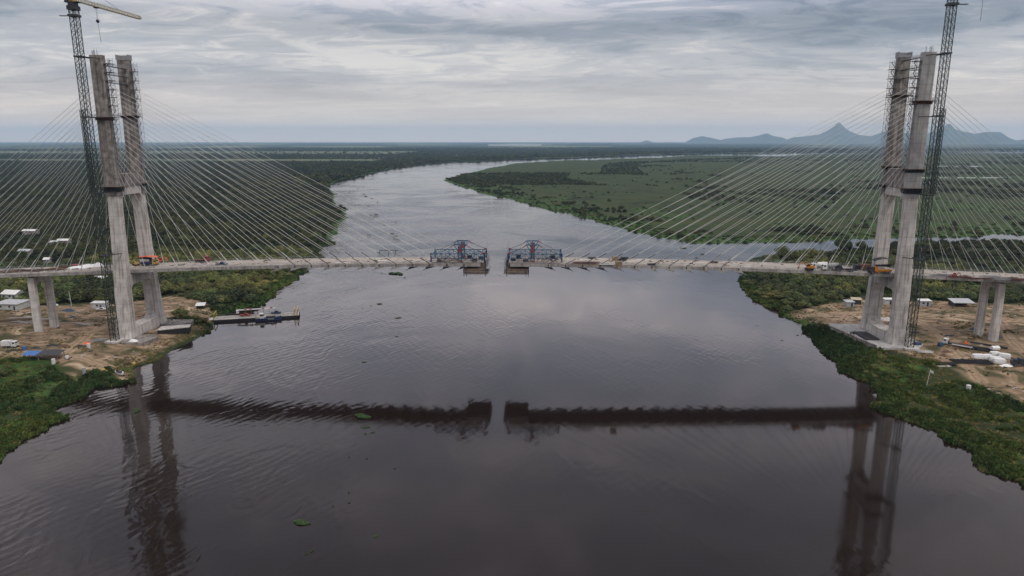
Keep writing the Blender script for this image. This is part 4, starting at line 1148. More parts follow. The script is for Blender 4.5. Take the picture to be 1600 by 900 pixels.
# ---- left bank
house('white gabled house on the grass left of the left pier', ground(22, 465), -.12, 9.5, 7.5, 2.9, 1.6, 'white_wall', 'white', wins=((.2, 1), (.6, 1), (.85, 0)))
house('long flat white site office at the left edge below the gabled house', ground(20, 481), -.04, 13.5, 9.5, 3.1, .35, 'white_wall', 'sheet', name='site_office', cat='office', wins=((.3, 1), (.66, 1), (.86, 0)), mono=True)
house('small white site cabin with a pickup in front, left of the left pylon', ground(157, 481), 0, 7.6, 3.6, 3.0, .25, 'white', 'white', name='site_cabin', cat='cabin', wins=((.42, 1), (.68, 0)), mono=True)
pickup('white pickup truck in front of the white site cabin', ground(159, 485), .2, 'white')
t = thing('utility_pole', 'grey utility pole with transformer beyond the left pier', 'pole', ground(113, 484))
MB().tube([(0, 0, -.3), (-.5, 0, 10)], [.2, .13], 8).build('post', 'concrete', t, local=True)
MB().bar((-1.5, 0, 9.2), (.6, 0, 9.2), .14).build('crossarm', 'wood', t, local=True)
MB().tube([(-.9, 0, 5.2), (-.9, 0, 6.3)], .32, 8).build('transformer', 'grey_steel', t, local=True)
lump('larger blue sheeted heap at the foot of the utility pole', ground(107, 486), 'dull_blue', 4.2, 1.6, 1.5, 'sheeted_heap', 'sheeted heap', 1.2)
lump('smaller blue sheeted heap on the earth below the utility pole', ground(113, 496), 'dull_blue', 2.0, .9, .9, 'sheeted_heap', 'sheeted heap', 5.2)
tank('small white tank at the edge of the bushes behind the left pier', ground(88, 480), 0, 'white', 2.2, .75)
t = house('red brick shed with a white roof under the left deck', ground(156, 442), 0, 8, 5, 2.6, 1.2, 'spoil', 'white', name='brick_shed', cat='shed', wins=((.3, 1), (.7, 0)), mono=True)
for i, (px, py, L) in enumerate(((18, 494, 12), (34, 497, 11), (10, 501, 9), (36, 504, 10), (30, 500, 10), (68, 499, 7), (110, 516, 6), (132, 507, 8))):
    bundle('pale plank pile scattered on the earth round the left pier', ground(px, py), rnd.uniform(-.3, .5), 'kerb' if i % 2 else 'wood', L, 1.8, .35, 10, 'plank_pile', 'plank pile', 'plank piles round the left pier', .5, .2)
for i, (px, py, a, b, h, m) in enumerate(((82, 528, 9, 3.5, 1.5, 'spoil'), (130, 520, 8, 3.0, 1.2, 'spoil'), (300, 494, 9, 2.8, 1.8, 'spoil'), (276, 492, 6, 2.2, 1.2, 'spoil'), (60, 522, 7, 2.4, 1.0, 'spoil'))):
    lump(('dark earth mound between the left pier and pylon', 'low earth mound left of the left pylon foot', 'reddish earth mound at the landward end of the ferry ramp', 'small earth mound behind the left pylon foot', 'flat earth mound in front of the left pier')[i], ground(px, py), m, a, b, h, 'earth_mound', 'earth mound', i * 2.3 + .4)
truck('white box truck at the left edge of the building site', ground(16, 543), .1, 'white', 'box', 'white', 6.2)
drum('blue drum on the earth track near the left edge', ground(39, 547), 'bright_blue', .75, 1.6)
for i, (px, py, a, m) in enumerate(((82, 540, 3.2, 'black'), (126, 541, 2.6, 'black'), (136, 537, 1.8, 'orange'), (20, 548, 3, 'black'), (56, 544, 2, 'black'), (102, 541, 2.4, 'rust'))):
    lump(('largest black scrap heap beside the earth track on the left bank', 'black scrap heap next to the white drum on the left bank', 'orange scrap heap near the left crane foot', 'black scrap heap below the white box truck', 'small black scrap heap right of the blue drum', 'rusty scrap heap between the black heaps on the left bank')[i], ground(px, py), m, a, 1.2, .9, 'scrap_heap', 'scrap heap', i * 1.7)
drum('white drum beside the black scrap heap on the left bank', ground(139, 544), 'white', .7, 2.0)
shed('open shed with a bright blue roof at the green left bank', ground(53, 561), 0, 6.6, 3.6, 2.1, .5, 'bright_blue')
shed('open shed with a charcoal roof beside the blue roofed shed', ground(81, 561), 0, 8.6, 4.6, 2.3, .7, 'charcoal')
drum('white drum standing before the charcoal roofed shed', ground(84, 568), 'white', .75, 2.0)
drum('squat white bin right of the charcoal roofed shed', ground(105, 560), 'white', .7, 1.1)
drum('tall pale drum standing in the grass on the left bank', ground(132, 584), 'sheet', .62, 2.6)
for i, (px, py) in enumerate(((162, 580), (209, 568))):
    t = thing('buoy', ('yellow buoy on the grass left of the white boat', 'yellow buoy on the bank above the white boat')[i], 'buoy', ground(px, py))
    MB().tube([(0, 0, -.1), (0, 0, .2), (0, 0, .7), (0, 0, 1.1), (0, 0, 1.3)], [.35, .72, .8, .55, .15], 12).build('float', 'yellow', t, local=True)
    MB().tube([(0, 0, 1.25), (0, 0, 1.6)], .08, 6).build('ring', 'dark_steel', t, local=True)


def small_boat(label, v, rz):
    t = thing('motor_boat', label, 'boat', v, None, rz); B = lambda mb, n, m, p=None: mb.build(n, m, p or t, local=True)
    sec = []
    for x, w, zk, zt in ((-2.3, .85, .05, .75), (-1, .95, 0, .78), (.6, .9, .02, .85), (1.7, .55, .15, .95), (2.4, .08, .5, 1.05)):
        sec.append([(x, -w, zt), (x, -w * .8, zk + .25), (x, 0, zk), (x, w * .8, zk + .25), (x, w, zt), (x, w * .8, zt - .05), (x, 0, zt - .35), (x, -w * .8, zt - .05)])
    B(MB().loft(sec), 'hull', 'white')
    B(MB().prism([(-.2, .8), (.6, .8), (.3, 1.35), (-.1, 1.35)], 'y', -.5, .5), 'windscreen', 'glass')
    B(MB().box((-1.2, 0, .75), (.5, 1.5, .12)).box((-.4, 0, .75), (.4, 1.5, .12)), 'bench', 'charcoal')
    B(MB().box((-2.5, 0, .8), (.35, .4, .8)), 'outboard_motor', 'black'); return t


small_boat('small white motor boat drawn up at the tip of the left bank', ground(188, 586) + Vector((0, 0, .15)), -.7).scale = (1.25, 1.25, 1.25)
lump('scrap of white plastic at the water just below the white boat', ground(193.5, 594), 'tarp', .7, .4, .4, 'plastic_scrap', 'plastic scrap', 2)
shed('small white roofed shelter by the bushes near the ferry ramp', ground(314, 482), .2, 4.2, 3.2, 2.0, .8, 'white', 'wood', 'charcoal')
# foundation slabs at the foot of the left pylon
slab('wide concrete foundation slab under the near leg of the left pylon', [(-181, -21.5), (-163, -21.5), (-161, -12), (-164, -8), (-181, -8)], 4.35, 1.6, 'old_concrete', 'foundation_slab', 'slab')
cs_ = [(-166, -3.5), (-153.5, 2.5), (-155, 7), (-167.6, 3)]
t = thing('concrete_slab', 'pale topped black sided slab lying beside the left pylon foot', 'slab', (-160.5, 2.2, 3.0))
MB().prism(cs_, 'z', 2.6, 5.0).build('base', 'black', t); MB().prism([(c[0] * .995 - .8, c[1] * 1.06) for c in cs_], 'z', 5.003, 5.35).build('top', 'concrete', t)
slab('concrete foundation slab under the far leg of the left pylon', [(-181, 9.8), (-163, 9.8), (-158, 14), (-160, 20), (-181, 20)], 4.4, 1.8, 'old_concrete', 'foundation_slab', 'slab')
lump('white plastic covered heap at the near foot of the left pylon', Vector((-168.5, -19.2, 4.35)), 'tarp', 2.4, 1.1, 1.2, 'plastic_heap', 'plastic sheet', 4.4)
bundle('pile of pale steel offcuts beside the left crane foot', Vector((-184.5, -18.5, gz(-184.5, -18.5))), .5, 'grey_steel', 5, 4, .8, 34, 'steel_pile', 'material stack', None, 1.2)
# far houses in the woods on the left
for i, (px, py, L, W, h, lab) in enumerate(((49, 368, 13, 7, 5, 'farthest white roofed house standing alone in the left woods'), (87, 384, 7, 6, 3.5, 'small grey roofed hut left of the long white roof in the left woods'), (101, 383, 9.5, 6, 4.5, 'long white roofed house in a clearing of the left woods'), (41, 398, 10, 5, 3.5, 'low grey roofed barn in the left woods'), (75, 412, 4, 4, 3.5, 'smallest white hut in the woods, just behind the left deck'))):
    house(lab, ground(px, py), rnd.uniform(-.1, .1), L, W, h, 1.2, 'old_concrete', 'white' if i in (0, 2, 4) else 'sheet', wins=(), cat='house' if i in (0, 2) else 'hut', name='house' if i in (0, 2) else 'hut')

# ---- right bank
house('pale sheet metal hut left of the right pylon, the nearer of two', ground(1326, 478), .1, 4.2, 3.4, 2.5, .4, 'sheet', 'sheet', name='hut', cat='hut', wins=((.7, 0),), mono=True)
house('dark hut with a cream roof left of the right pylon, the farther of two', ground(1337, 474.5), -.25, 4.6, 3.6, 2.6, .4, 'charcoal', 'cream', name='hut', cat='hut', wins=((.4, 0),), mono=True)
house('white cabin between the legs of the right pylon', ground(1389, 474.5), 0, 6.2, 3.2, 2.7, .2, 'white_wall', 'white', name='site_cabin', cat='cabin', wins=((.5, 0),), mono=True)
house('grey cabin with white roof right of the right pylon', ground(1443, 477), 0, 6.0, 3.6, 2.8, .3, 'sheet', 'white', name='site_cabin', cat='cabin', wins=((.3, 1), (.7, 0)), mono=True)
shed('open shed with broad sloping white roof beyond the right pier', ground(1501, 478), -.05, 10.5, 6.5, 2.4, 1.0, 'sheet', 'wood', 'charcoal')
t = thing('rail_fence', 'low timber rail fence running past the white roofed shed on the right', 'fence', ground(1480, 483))
a0, a1 = ground(1430, 481.5), ground(1520, 483)
for i in range(16):
    q = a0.lerp(a1, i / 15); q.z = gz(q.x, q.y); MB().box((q.x, q.y, q.z + .5), (.14, .14, 1.3)).build('post', 'wood', t)
k = MB(); k.bar(a0 + Vector((0, 0, .6)), a1 + Vector((0, 0, .6)), .1); k.bar(a0 + Vector((0, 0, 1.0)), a1 + Vector((0, 0, 1.0)), .1); k.build('rail', 'wood', t)
tank('blue tank lying beside the foot of the right crane', ground(1433, 541), .1, 'navy', 3.4, .95)
drum('blue drum on the earth between the right crane and the lorry', ground(1469, 541), 'blue', 1.05, 1.8)
lor = truck('white cab lorry with long black flatbed beside the rebar mats', ground(1499, 542), 2.45, 'white', 'flatbed', 'black', 13, 'lorry', name='lorry')
o = MB()
for y in (-.55, .55): o.bar((-5.2, y, 0), (2.6, y, 0), .28)
for i in range(9): o.bar((-5 + .9 * i, -.55, .02), (-5 + .9 * i, .55, .02), .3, .12)
o = o.build('steel_ladder', 'kerb'); o.location = ground(1508, 546) + Vector((0, 0, 1.35)); o.rotation_euler = (0, 0, 2.45 + PI); tag(o, 'pale ladder frame lying on the black flatbed lorry', 'ladder frame')
for i, (px, py, L, W, rz, lab) in enumerate(((1526, 545, 13, 6, -.72, 'dark rebar mat laid out behind the black flatbed lorry'), (1518, 566, 15, 5, -.08, 'widest dark rebar mat on the ground below the white bales'), (1468, 569, 12, 3.5, -.1, 'dark rebar mat half in the grass left of the widest mat'), (1545, 540, 14, 2, -.72, 'narrow dark bar stack right of the rebar mats'))):
    mb = MB()
    for k in range(14): mb.bar((-L / 2, -W / 2 + W * k / 13, .3), (L / 2, -W / 2 + W * k / 13, .3 + rnd.uniform(-.05, .1)), .2)
    for k in range(int(L)): mb.bar((-L / 2 + k + .5, -W / 2, .5), (-L / 2 + k + .5, W / 2, .5), .16)
    o = mb.build('rebar_mat', 'black'); place(o, ground(px, py), rz); tag(o, lab, 'rebar mat', 'rebar mats on the right bank')
bn = 0
BL = [((1528, 560), 0, 4.6, 'leftmost white bale of the pile by the rebar mats'), ((1542, 560.5), .2, 3.6, 'white bale second from the left in the pile'), ((1554, 556), 0, 3.6, 'white bale at the back of the pile, lying level'), ((1569, 559), -.5, 4.2, 'white bale at the right of the pile, set at a slant'),
      ((1555, 564), -.15, 4.4, 'white bale at the front of the pile above the loose sheet'), ((1561, 567), -.15, 4.4, 'lowest white bale in the front of the pile')]
for (px, py), rz, L, lab in BL:
    v = ground(px, py); mb = MB(); W, H = 2.2, 1.9; q = .25
    mb.loft([[(x, -W / 2 + q * e, -.1), (x, W / 2 - q * e, -.1), (x, W / 2 - q * e * .3, H * .5), (x, W / 2 - q * e - .1, H - q * e), (x, -W / 2 + q * e + .1, H - q * e), (x, -W / 2 + q * e * .3, H * .5)] for x, e in ((-L / 2, 1.2), (-L / 2 + .3, .3), (0, .1), (L / 2 - .3, .3), (L / 2, 1.2))])
    o = mb.build('wrapped_bale', 'tarp'); place(o, v, rz); tag(o, lab, 'bale', 'white wrapped bales on the right bank')
o = MB().loft([[(x, -1, 0), (x, 1, 0), (x, 1.1, .9), (x, 0, 1.5), (x, -1.1, .9)] for x in (-1.6, -.5, .6, 1.6)]).build('wrapped_bale', 'tarp'); place(o, ground(1557, 553) + Vector((0, 1.5, 1.7)), .1); tag(o, 'white bale resting on top of the pile', 'bale', 'white wrapped bales on the right bank')
lump('flat white sheet heap below the bale pile', ground(1572, 572), 'tarp', 3.0, 1.1, 1.0, 'plastic_heap', 'plastic sheet', 7.1)
lump('white sheet heap nearest the right edge below the bales', ground(1586, 569), 'tarp', 2.6, 1.2, 1.4, 'plastic_heap', 'plastic sheet', 9.1)
truck('dark lorry cut by the right edge beside the white heaps', ground(1597, 572), 2.9, 'charcoal', 'box', 'charcoal', 8, 'lorry', name='lorry')
digger('little orange machine behind the black flatbed lorry', ground(1509, 539), 1, 'orange', s=.55)
for i, (px, py, a, m, lab) in enumerate(((1480, 550, 2.6, 'rust', 'dark rusty scrap heap below the blue drum on the right bank'), (1474, 556, 1.8, 'rust', 'small rusty scrap heap at the end of the rebar mats'), (1484, 525, 3, 'black', 'black scrap heap behind the white lorry cab'), (1430, 520, 3.4, 'charcoal', 'long dark scrap heap behind the right pylon foot'), (1560, 527, 2.6, 'charcoal', 'dark earth heap at the foot of the right pier'))):
    lump(lab, ground(px, py), m, a, 1.2, .9, 'scrap_heap', 'scrap heap', i * 2.7 + .3)
lump('blue sheeted heap at the left foot of the right pier', ground(1522, 515), 'dull_blue', 2.8, 1.2, 1.1, 'sheeted_heap', 'sheeted heap', 3.3)
lump('sandy heap between the legs of the right pylon', ground(1385, 500), 'kerb', 5, 3, 1.6, 'sand_heap', 'sand heap', 6.3)
bundle('pale plank row lying at the edge of the grass below the rebar', ground(1470, 573), .08, 'kerb', 7, .6, .25, 6, 'plank_pile', 'plank pile', None, .2, .2)
bundle('pale steel plates and planks beside the right crane foot', ground(1444, 550), -.3, 'kerb', 6, 4, .3, 14, 'plate_pile', 'plank pile', None, .4, .3)
t = thing('flag_pole', 'thin white pole with a small white flag in the green right bank', 'flag pole', ground(1448, 602))
MB().tube([(0, 0, -.2), (.6, 0, 6.2)], .1, 6).build('pole', 'white', t, local=True)
MB().add([(.55, 0, 5.2), (1.2, .1, 5.0), (1.9, -.1, 4.7), (1.8, .05, 5.6), (1.2, -.1, 5.95), (.6, 0, 6.15)], [(0, 1, 4, 5), (1, 2, 3, 4)]).build('flag', 'white', t, local=True)
drum('white barrel on bare earth at the edge of the green right bank', ground(1513, 607), 'white', .8, 1.3)
# foundation at the right pylon
slab('broad concrete foundation slab under both legs of the right pylon', [(163, -20), (181, -20), (186, -14), (184, 20), (158.5, 20), (157, 12)], 4.7, 2.4, 'mid_concrete', 'foundation_slab', 'slab')
t = thing('pit_frame', 'dark water filled pit frame on the river side of the right pylon foot', 'pit', (166.2, -2.5, 4.7))
MB().box((0, 0, .35), (6.2, 12.5, .7)).build('frame', 'charcoal', t, local=True); MB().box((0, 0, .72), (5.6, 11.8, .05)).build('cover', 'black', t, local=True)
slab('thin concrete retaining wall along the river side of the right foundation', [(156.2, 13), (157.0, 13), (163.4, -19), (162.6, -19)], 5.4, 3.2, 'old_concrete', 'retaining_wall', 'wall')


# ------------------------------------------------------------------ ferry pontoon and tug
A, Bq = on_z(331, 503, 0), on_z(466, 495, 0); mid = Vector(((A[0] + Bq[0]) / 2, (A[1] + Bq[1]) / 2 + 2.5, 0)); ang = math.atan2(Bq[1] - A[1], Bq[0] - A[0]); LF = math.hypot(Bq[1] - A[1], Bq[0] - A[0])
f = thing('ferry_pontoon', 'long flat ferry pontoon moored by the earth ramp on the left bank', 'ferry', mid, None, ang)
B = lambda mb, n, m, p=None: mb.build(n, m, p or f, local=True)
h = LF / 2
B(MB().loft([[(-h, y, 1.2) for y in (-4.5, 4.5)] + [(-h, 4.5, .9), (-h, -4.5, .9)]] + [[(x, -4.5, 1.25), (x, 4.5, 1.25), (x, 4.5, -.6), (x, -4.5, -.6)] for x in (-h + 2.5, h - 2.5)] + [[(h, -4.5, 1.25), (h, 4.5, 1.25), (h, 4.5, .6), (h, -4.5, .6)]]), 'hull', 'black')
B(MB().box((0, 0, 1.29), (LF - .6, 8.6, .06)), 'deck', 'deck_side')
for x in (-h + .6, h - 1.0, h - 2.6):
    B(MB().bar((x, -4, 1.3), (x + .3, -4, 4.6), .35).bar((x, 4, 1.3), (x + .3, 4, 4.6), .35).bar((x + .3, -4, 4.5), (x + .3, 4, 4.5), .3), 'ramp_gantry', 'yellow')
B(MB().box((-h - 2.2, 0, 1.0), (5.0, 5, .2), 0), 'ramp', 'kerb')
for y in (-4.3, 4.3):
    r = MB(); r.bar((-h + 2, y, 2.3), (h - 3, y, 2.3), .07)
    for i in range(15): r.box((-h + 2 + i * (LF - 5) / 14, y, 1.8), (.08, .08, 1.0))
    B(r, 'rail', 'grey_steel')
t = thing('shelter_roof', 'long pale roofed passenger shelter on the far side of the ferry pontoon', 'shelter', mid + Vector((-1, 3.0, 1.32)), None, ang + .02)
MB().box((0, 0, 3.0), (19, 2.4, .16)).build('roof', 'sheet', t, local=True)
for i in range(7):
    for y in (-1.3, 1.3): MB().bar((-9 + 3 * i, y, 0), (-9 + 3 * i, y, 2.9), .12).build('post', 'red' if i < 4 else 'grey_steel', t, local=True)
MB().box((-10, 0, 2.2), (1.2, 2.2, 1.6)).build('cabin', 'white', t, local=True)
B_ = MB()
for x in (-6, -3.4, 3.0, 7.2): B_.box((x, 0, 3.35), (1.3, .9, .45))
B_.build('roof_float', 'red', t, local=True)
pickup('dark pickup under the shelter roof on the ferry pontoon', mid + Matrix.Rotation(ang, 3, 'Z') @ Vector((9.5, 2.0, 1.33)), ang, 'navy')
pickup('red car on the left part of the ferry pontoon', mid + Matrix.Rotation(ang, 3, 'Z') @ Vector((-6, .5, 1.33)), ang, 'red', 'car')
tg = thing('tug_boat', 'small navy blue tug with white wheelhouse alongside the ferry pontoon', 'boat', Vector((on_z(419, 500, 0)[0], on_z(419, 500, 0)[1], 0)), None, ang)
B = lambda mb, n, m, p=None: mb.build(n, m, p or tg, local=True)
sec = []
for x, w, zt in ((-6.4, 1.3, 1.3), (-4, 1.8, 1.2), (0, 2.0, 1.2), (3.5, 1.8, 1.4), (5.6, 1.1, 1.75), (6.8, .12, 2.1)): sec.append([(x, -w, zt), (x, w, zt), (x, w * .85, -.4), (x, -w * .85, -.4)])
B(MB().loft(sec), 'hull', 'navy')
B(MB().box((0, 0, 1.27), (10, 2.8, .05)), 'deck', 'dull_blue')
w = B(MB().prism([(-4.2, 1.3), (-2.0, 1.3), (-2.2, 3.9), (-4.1, 3.9)], 'y', -1.1, 1.1), 'wheelhouse', 'white')
B(MB().prism([(-4.0, 2.6), (-2.02, 2.6), (-2.12, 3.4), (-3.95, 3.4)], 'y', -1.14, 1.14), 'window', 'glass', w)
B(MB().box((1.3, 0, 1.7), (4.4, 1.8, .8)), 'engine_casing', 'charcoal')
B(MB().box((1.6, -1.98, 1.0), (3.2, .12, .35)), 'fender_strip', 'sheet')
for x in (-5.5, -6.0): B(MB().bar((x, -1.2, 1.2), (x, -1.2, 2.8), .2), 'bollard', 'yellow')
B(MB().tube([(3.6, 0, 1.4), (3.6, 0, 4.6)], .09, 6), 'mast', 'dark_steel')


# ------------------------------------------------------------------ foliage
def leaves(n, lobes, leaf, seed, core=True, up=.5):
    """crown of loose leaf tufts spread through several uneven lobes"""
    r = random.Random(seed); mb = MB()
    tot = sum(l[3] ** 2 for l in lobes)
    for (lx, ly, lz, lr, sq) in lobes:
        k = int(n * lr * lr / tot)
        for _ in range(k):
            th = r.uniform(0, 2 * PI); cz = r.uniform(-.45, 1); s = math.sqrt(1 - cz * cz); q = lr * r.uniform(.72, 1.12)
            d = Vector((s * math.cos(th), s * math.sin(th), cz)); p = Vector((lx, ly, lz)) + Vector((d.x * q, d.y * q, d.z * q * sq))
            nrm = (d + Vector((r.uniform(-.7, .7), r.uniform(-.7, .7), r.uniform(-.3, .9) + up * .3))).normalized()
            a = nrm.orthogonal().normalized(); a = Matrix.Rotation(r.uniform(0, 6.28), 3, nrm) @ a; b = nrm.cross(a); z = leaf * r.uniform(.55, 1.35)
            mb.add([p - a * z - b * z * .55, p + a * z * .3 - b * z * .7, p + a * z, p + b * z * .8 + nrm * z * .25], [(0, 1, 2, 3)])
        if core:
            me = bmesh.new(); bmesh.ops.create_icosphere(me, subdivisions=1, radius=1)
            vs = [(lx + v.co.x * lr * .74, ly + v.co.y * lr * .74, lz + v.co.z * lr * .74 * sq) for v in me.verts]; fs = [tuple(v.index for v in f_.verts) for f_ in me.faces]; me.free(); mb.add(vs, fs)
    return mb


def mesh_of(mb, name, m):
    me = bpy.data.meshes.new(name); me.from_pydata([tuple(v) for v in mb.v], [], mb.f); me.update(); me.materials.append(M[m]); return me


def lobes(r, n, sq=.8, spread=.62):
    out = [(0, 0, .62, .62, sq)]
    for i in range(n):
        a = 2 * PI * i / n + r.uniform(-.5, .5); d = spread * r.uniform(.6, 1.15); out.append((d * math.cos(a), d * math.sin(a), r.uniform(.3, .62), r.uniform(.3, .48), sq * r.uniform(.85, 1.1)))
    return out


# unit crowns: about 1 in radius, 1.2 tall
CROWN = [mesh_of(leaves(340, lobes(random.Random(20 + i), 5 + i % 3), .105, i), 'crown', 'leaf_dark' if i % 2 else 'leaf_mid') for i in range(6)]
TRUNK = []
for i in range(3):
    r = random.Random(i); t = MB(); t.tube([(0, 0, -.15), (.02, .01, .2), (.04, .02, .55)], [.09, .065, .04], 7)
    for k in range(3): a = 2.1 * k + i; t.tube([(.02, .01, .18 + .08 * k), (.28 * math.cos(a), .28 * math.sin(a), .45), (.5 * math.cos(a), .5 * math.sin(a), .6)], [.045, .03, .012], 5)
    TRUNK.append(mesh_of(t, 'trunk', 'bark'))
FARCROWN = [mesh_of(leaves(70, lobes(random.Random(70 + i), 3), .21, 50 + i), 'far_crown', 'leaf_far') for i in range(5)]


def scatter(name, P, scale, protos, seed=1, zsq=None):
    """many small plants nobody could count: points carrying instances"""
    P = np.asarray(P, float)
    if not len(P): return
    me = bpy.data.meshes.new(name); me.vertices.add(len(P)); me.vertices.foreach_set('co', P.astype(np.float32).ravel())
    rs = np.random.RandomState(seed)
    a = me.attributes.new('sc', 'FLOAT_VECTOR', 'POINT'); hs = rs.uniform(.75, 1.25, len(P)) if zsq is None else zsq
    a.data.foreach_set('vector', np.stack([scale, scale, scale * hs], 1).astype(np.float32).ravel())
    a = me.attributes.new('rz', 'FLOAT_VECTOR', 'POINT'); a.data.foreach_set('vector', np.stack([rs.normal(0, .06, len(P)), rs.normal(0, .06, len(P)), rs.uniform(0, 6.28, len(P))], 1).astype(np.float32).ravel())
    a = me.attributes.new('pick', 'INT', 'POINT'); a.data.foreach_set('value', rs.randint(0, len(protos), len(P)).astype(np.int32))
    o = bpy.data.objects.new(name, me); COL.objects.link(o); tag(o, kind='stuff')
    c = bpy.data.collections.new(name + '_kinds')
    for i, m in enumerate(protos):
        q = bpy.data.objects.new(f'{name}_kind_{i:02d}', m); c.objects.link(q)
    ng = bpy.data.node_groups.new(name, 'GeometryNodeTree'); ng.interface.new_socket('Geometry', in_out='INPUT', socket_type='NodeSocketGeometry'); ng.interface.new_socket('Geometry', in_out='OUTPUT', socket_type='NodeSocketGeometry')
    N = ng.nodes.new; L = ng.links.new
    gi = N('NodeGroupInput'); go = N('NodeGroupOutput'); ip = N('GeometryNodeInstanceOnPoints'); ci = N('GeometryNodeCollectionInfo')
    ci.inputs[0].default_value = c; ci.inputs['Separate Children'].default_value = True; ci.inputs['Reset Children'].default_value = True
    mp = N('GeometryNodeMeshToPoints'); L(gi.outputs[0], mp.inputs[0])
    L(mp.outputs[0], ip.inputs['Points']); L(ci.outputs[0], ip.inputs['Instance']); ip.inputs['Pick Instance'].default_value = True

    def na(n, t):
        x = N('GeometryNodeInputNamedAttribute'); x.data_type = t; x.inputs[0].default_value = n; return next(s for s in x.outputs if s.enabled)
    L(na('pick', 'INT'), ip.inputs['Instance Index']); L(na('sc', 'FLOAT_VECTOR'), ip.inputs['Scale'])
    er = N('FunctionNodeEulerToRotation'); L(na('rz', 'FLOAT_VECTOR'), er.inputs[0]); L(er.outputs[0], ip.inputs['Rotation'])
    L(ip.outputs[0], go.inputs[0])
    md = o.modifiers.new('scatter', 'NODES'); md.node_group = ng
    return o


def rgrid(x0, x1, y0, y1, s):
    gx, gy = np.meshgrid(np.arange(x0, x1, s), np.arange(y0, y1, s)); P = np.stack([gx.ravel(), gy.ravel()], 1); return P + nrs.uniform(-.48, .48, P.shape) * s


def polar(r0, r1, s0, grow):
    """jittered points from r0 to r1, spacing s0 widening in proportion to range beyond r0 * 1 when grow"""
    out = []; r = r0
    while r < r1:
        s = s0 if not grow else s0 * max(1, r / grow); dth = s / r
        th = np.arange(-.80, .80, dth); th = th + nrs.uniform(-.5, .5, len(th)) * dth; rr = r + nrs.uniform(-.5, .5, len(th)) * s
        out.append(np.stack([CAM[0] + rr * np.sin(th + YAW), CAM[1] + rr * np.cos(th + YAW)], 1)); r += s
    return np.vstack(out)


def dirt_d(P):
    d = np.full(len(P), -1e9)
    for pl in ZONES['dirt']: d = np.maximum(d, seg_dist(P, pl))
    return d


CLEAR = [(ground(px, py), r) for px, py, r in ((49, 368, 17), (101, 384, 12), (87, 385, 7), (41, 399, 10), (75, 413, 6), (22, 465, 9), (20, 481, 9), (157, 442, 8), (1326, 478, 6), (1337, 475, 6), (1389, 475, 6), (1443, 477, 7), (1501, 478, 9), (157, 482, 7), (314, 482, 5), (470, 345, 14))]
# woods near and far
P = np.vstack([polar(140, 900, 4.6, 0), polar(900, 9000, 4.6, 900)])
s, w = shore_dist(P); dd = dirt_d(P); X, Y = P[:, 0], P[:, 1]; rg = np.hypot(X - CAM[0], Y - CAM[1])
nz1 = vnoise(X, Y, 38, 21) * .6 + vnoise(X, Y, 13, 22) * .4; nz2 = vnoise(X, Y, 160, 23) * .55 + vnoise(X, Y, 45, 24) * .45
rn = nrs.uniform(0, 1, len(P))
iw = sm(nz2, .66, .71)
up = seg_dist(P[:], isle_shore[:23]) if False else None
# how far a point of the meadow lies from the upper channel of the river
du = np.full(len(P), 1e9)
for a, b in zip(isle_shore[2:26], isle_shore[3:27]):
    e = b - a; t = np.clip(((P - a) @ e) / (e @ e), 0, 1); du = np.minimum(du, np.hypot(X - a[0] - t * e[0], Y - a[1] - t * e[1]))
keepL = (w == 0) & (Y > 20) & (s > np.where(Y > 1100, 4, 5)) & (rn < np.where(nz1 > .34, .97, .55))
keepL &= ~((Y > 2750) & (Y < 3100) & (X < -700)); keepL &= ~((Y > 4300) & (Y < 5700) & (X < -900) & (rn > .08))
keepI = (w == 1) & (s > 6) & ((du > 380) | (rg < 2000)) & (((s < 80) & (Y < 1100) & (rn < .30 * sm(nz1, .57, .66))) | (rn < .002 + .8 * iw * sm(Y, 600, 1200)) | ((du < 300 + 200 * (rg > 2000)) & (rn < .85 * sm(nz1, .2, .45)) & (Y > 1150)) | (rn < .25 * sm(nz1, .80, .85)))
keepR = (w == 2) & (Y > 18) & (s > 3) & (rn < np.where(nz1 > .47, .95, .12))
keepN = (Y <= 18) & (w != 1) & (s > 4) & (rn < .22 * sm(nz1, .54, .64)) & ((Y < -45) | (dd < -3))
keep = (keepL | keepI | keepR | keepN) & ((dd < -2.5) | (rg > 1000))
for c, r in CLEAR: keep &= np.hypot(X - c.x, Y - c.y) > r
keep &= ~((np.abs(np.abs(X) - 174) < 13) & (np.abs(Y) < 24))
P = P[keep]; s, w, rg, Y, X = s[keep], w[keep], rg[keep], Y[keep], X[keep]
sz = nrs.uniform(2.2, 4.4, len(P)) * np.where((w == 0) & (Y > 1000) & (s < 140), 2.0, 1.0) * np.where(w == 2, .95, 1) * np.where(Y < 18, .62, 1.0) * np.where(w == 1, np.clip(rg / 2500, 1, 1.3), np.clip(rg / 2500, 1, 2.0))
sz *= np.where((s < 9) & (Y < 900), .65, 1)
big = nrs.uniform(0, 1, len(P)) > .95; sz = np.where(big & (Y > 30), sz * 1.45, sz)
s2, w2 = shore_dist(P); Z = height(P, s2, w2); Z = np.where(rg > 1200, np.maximum(Z, .8), Z)
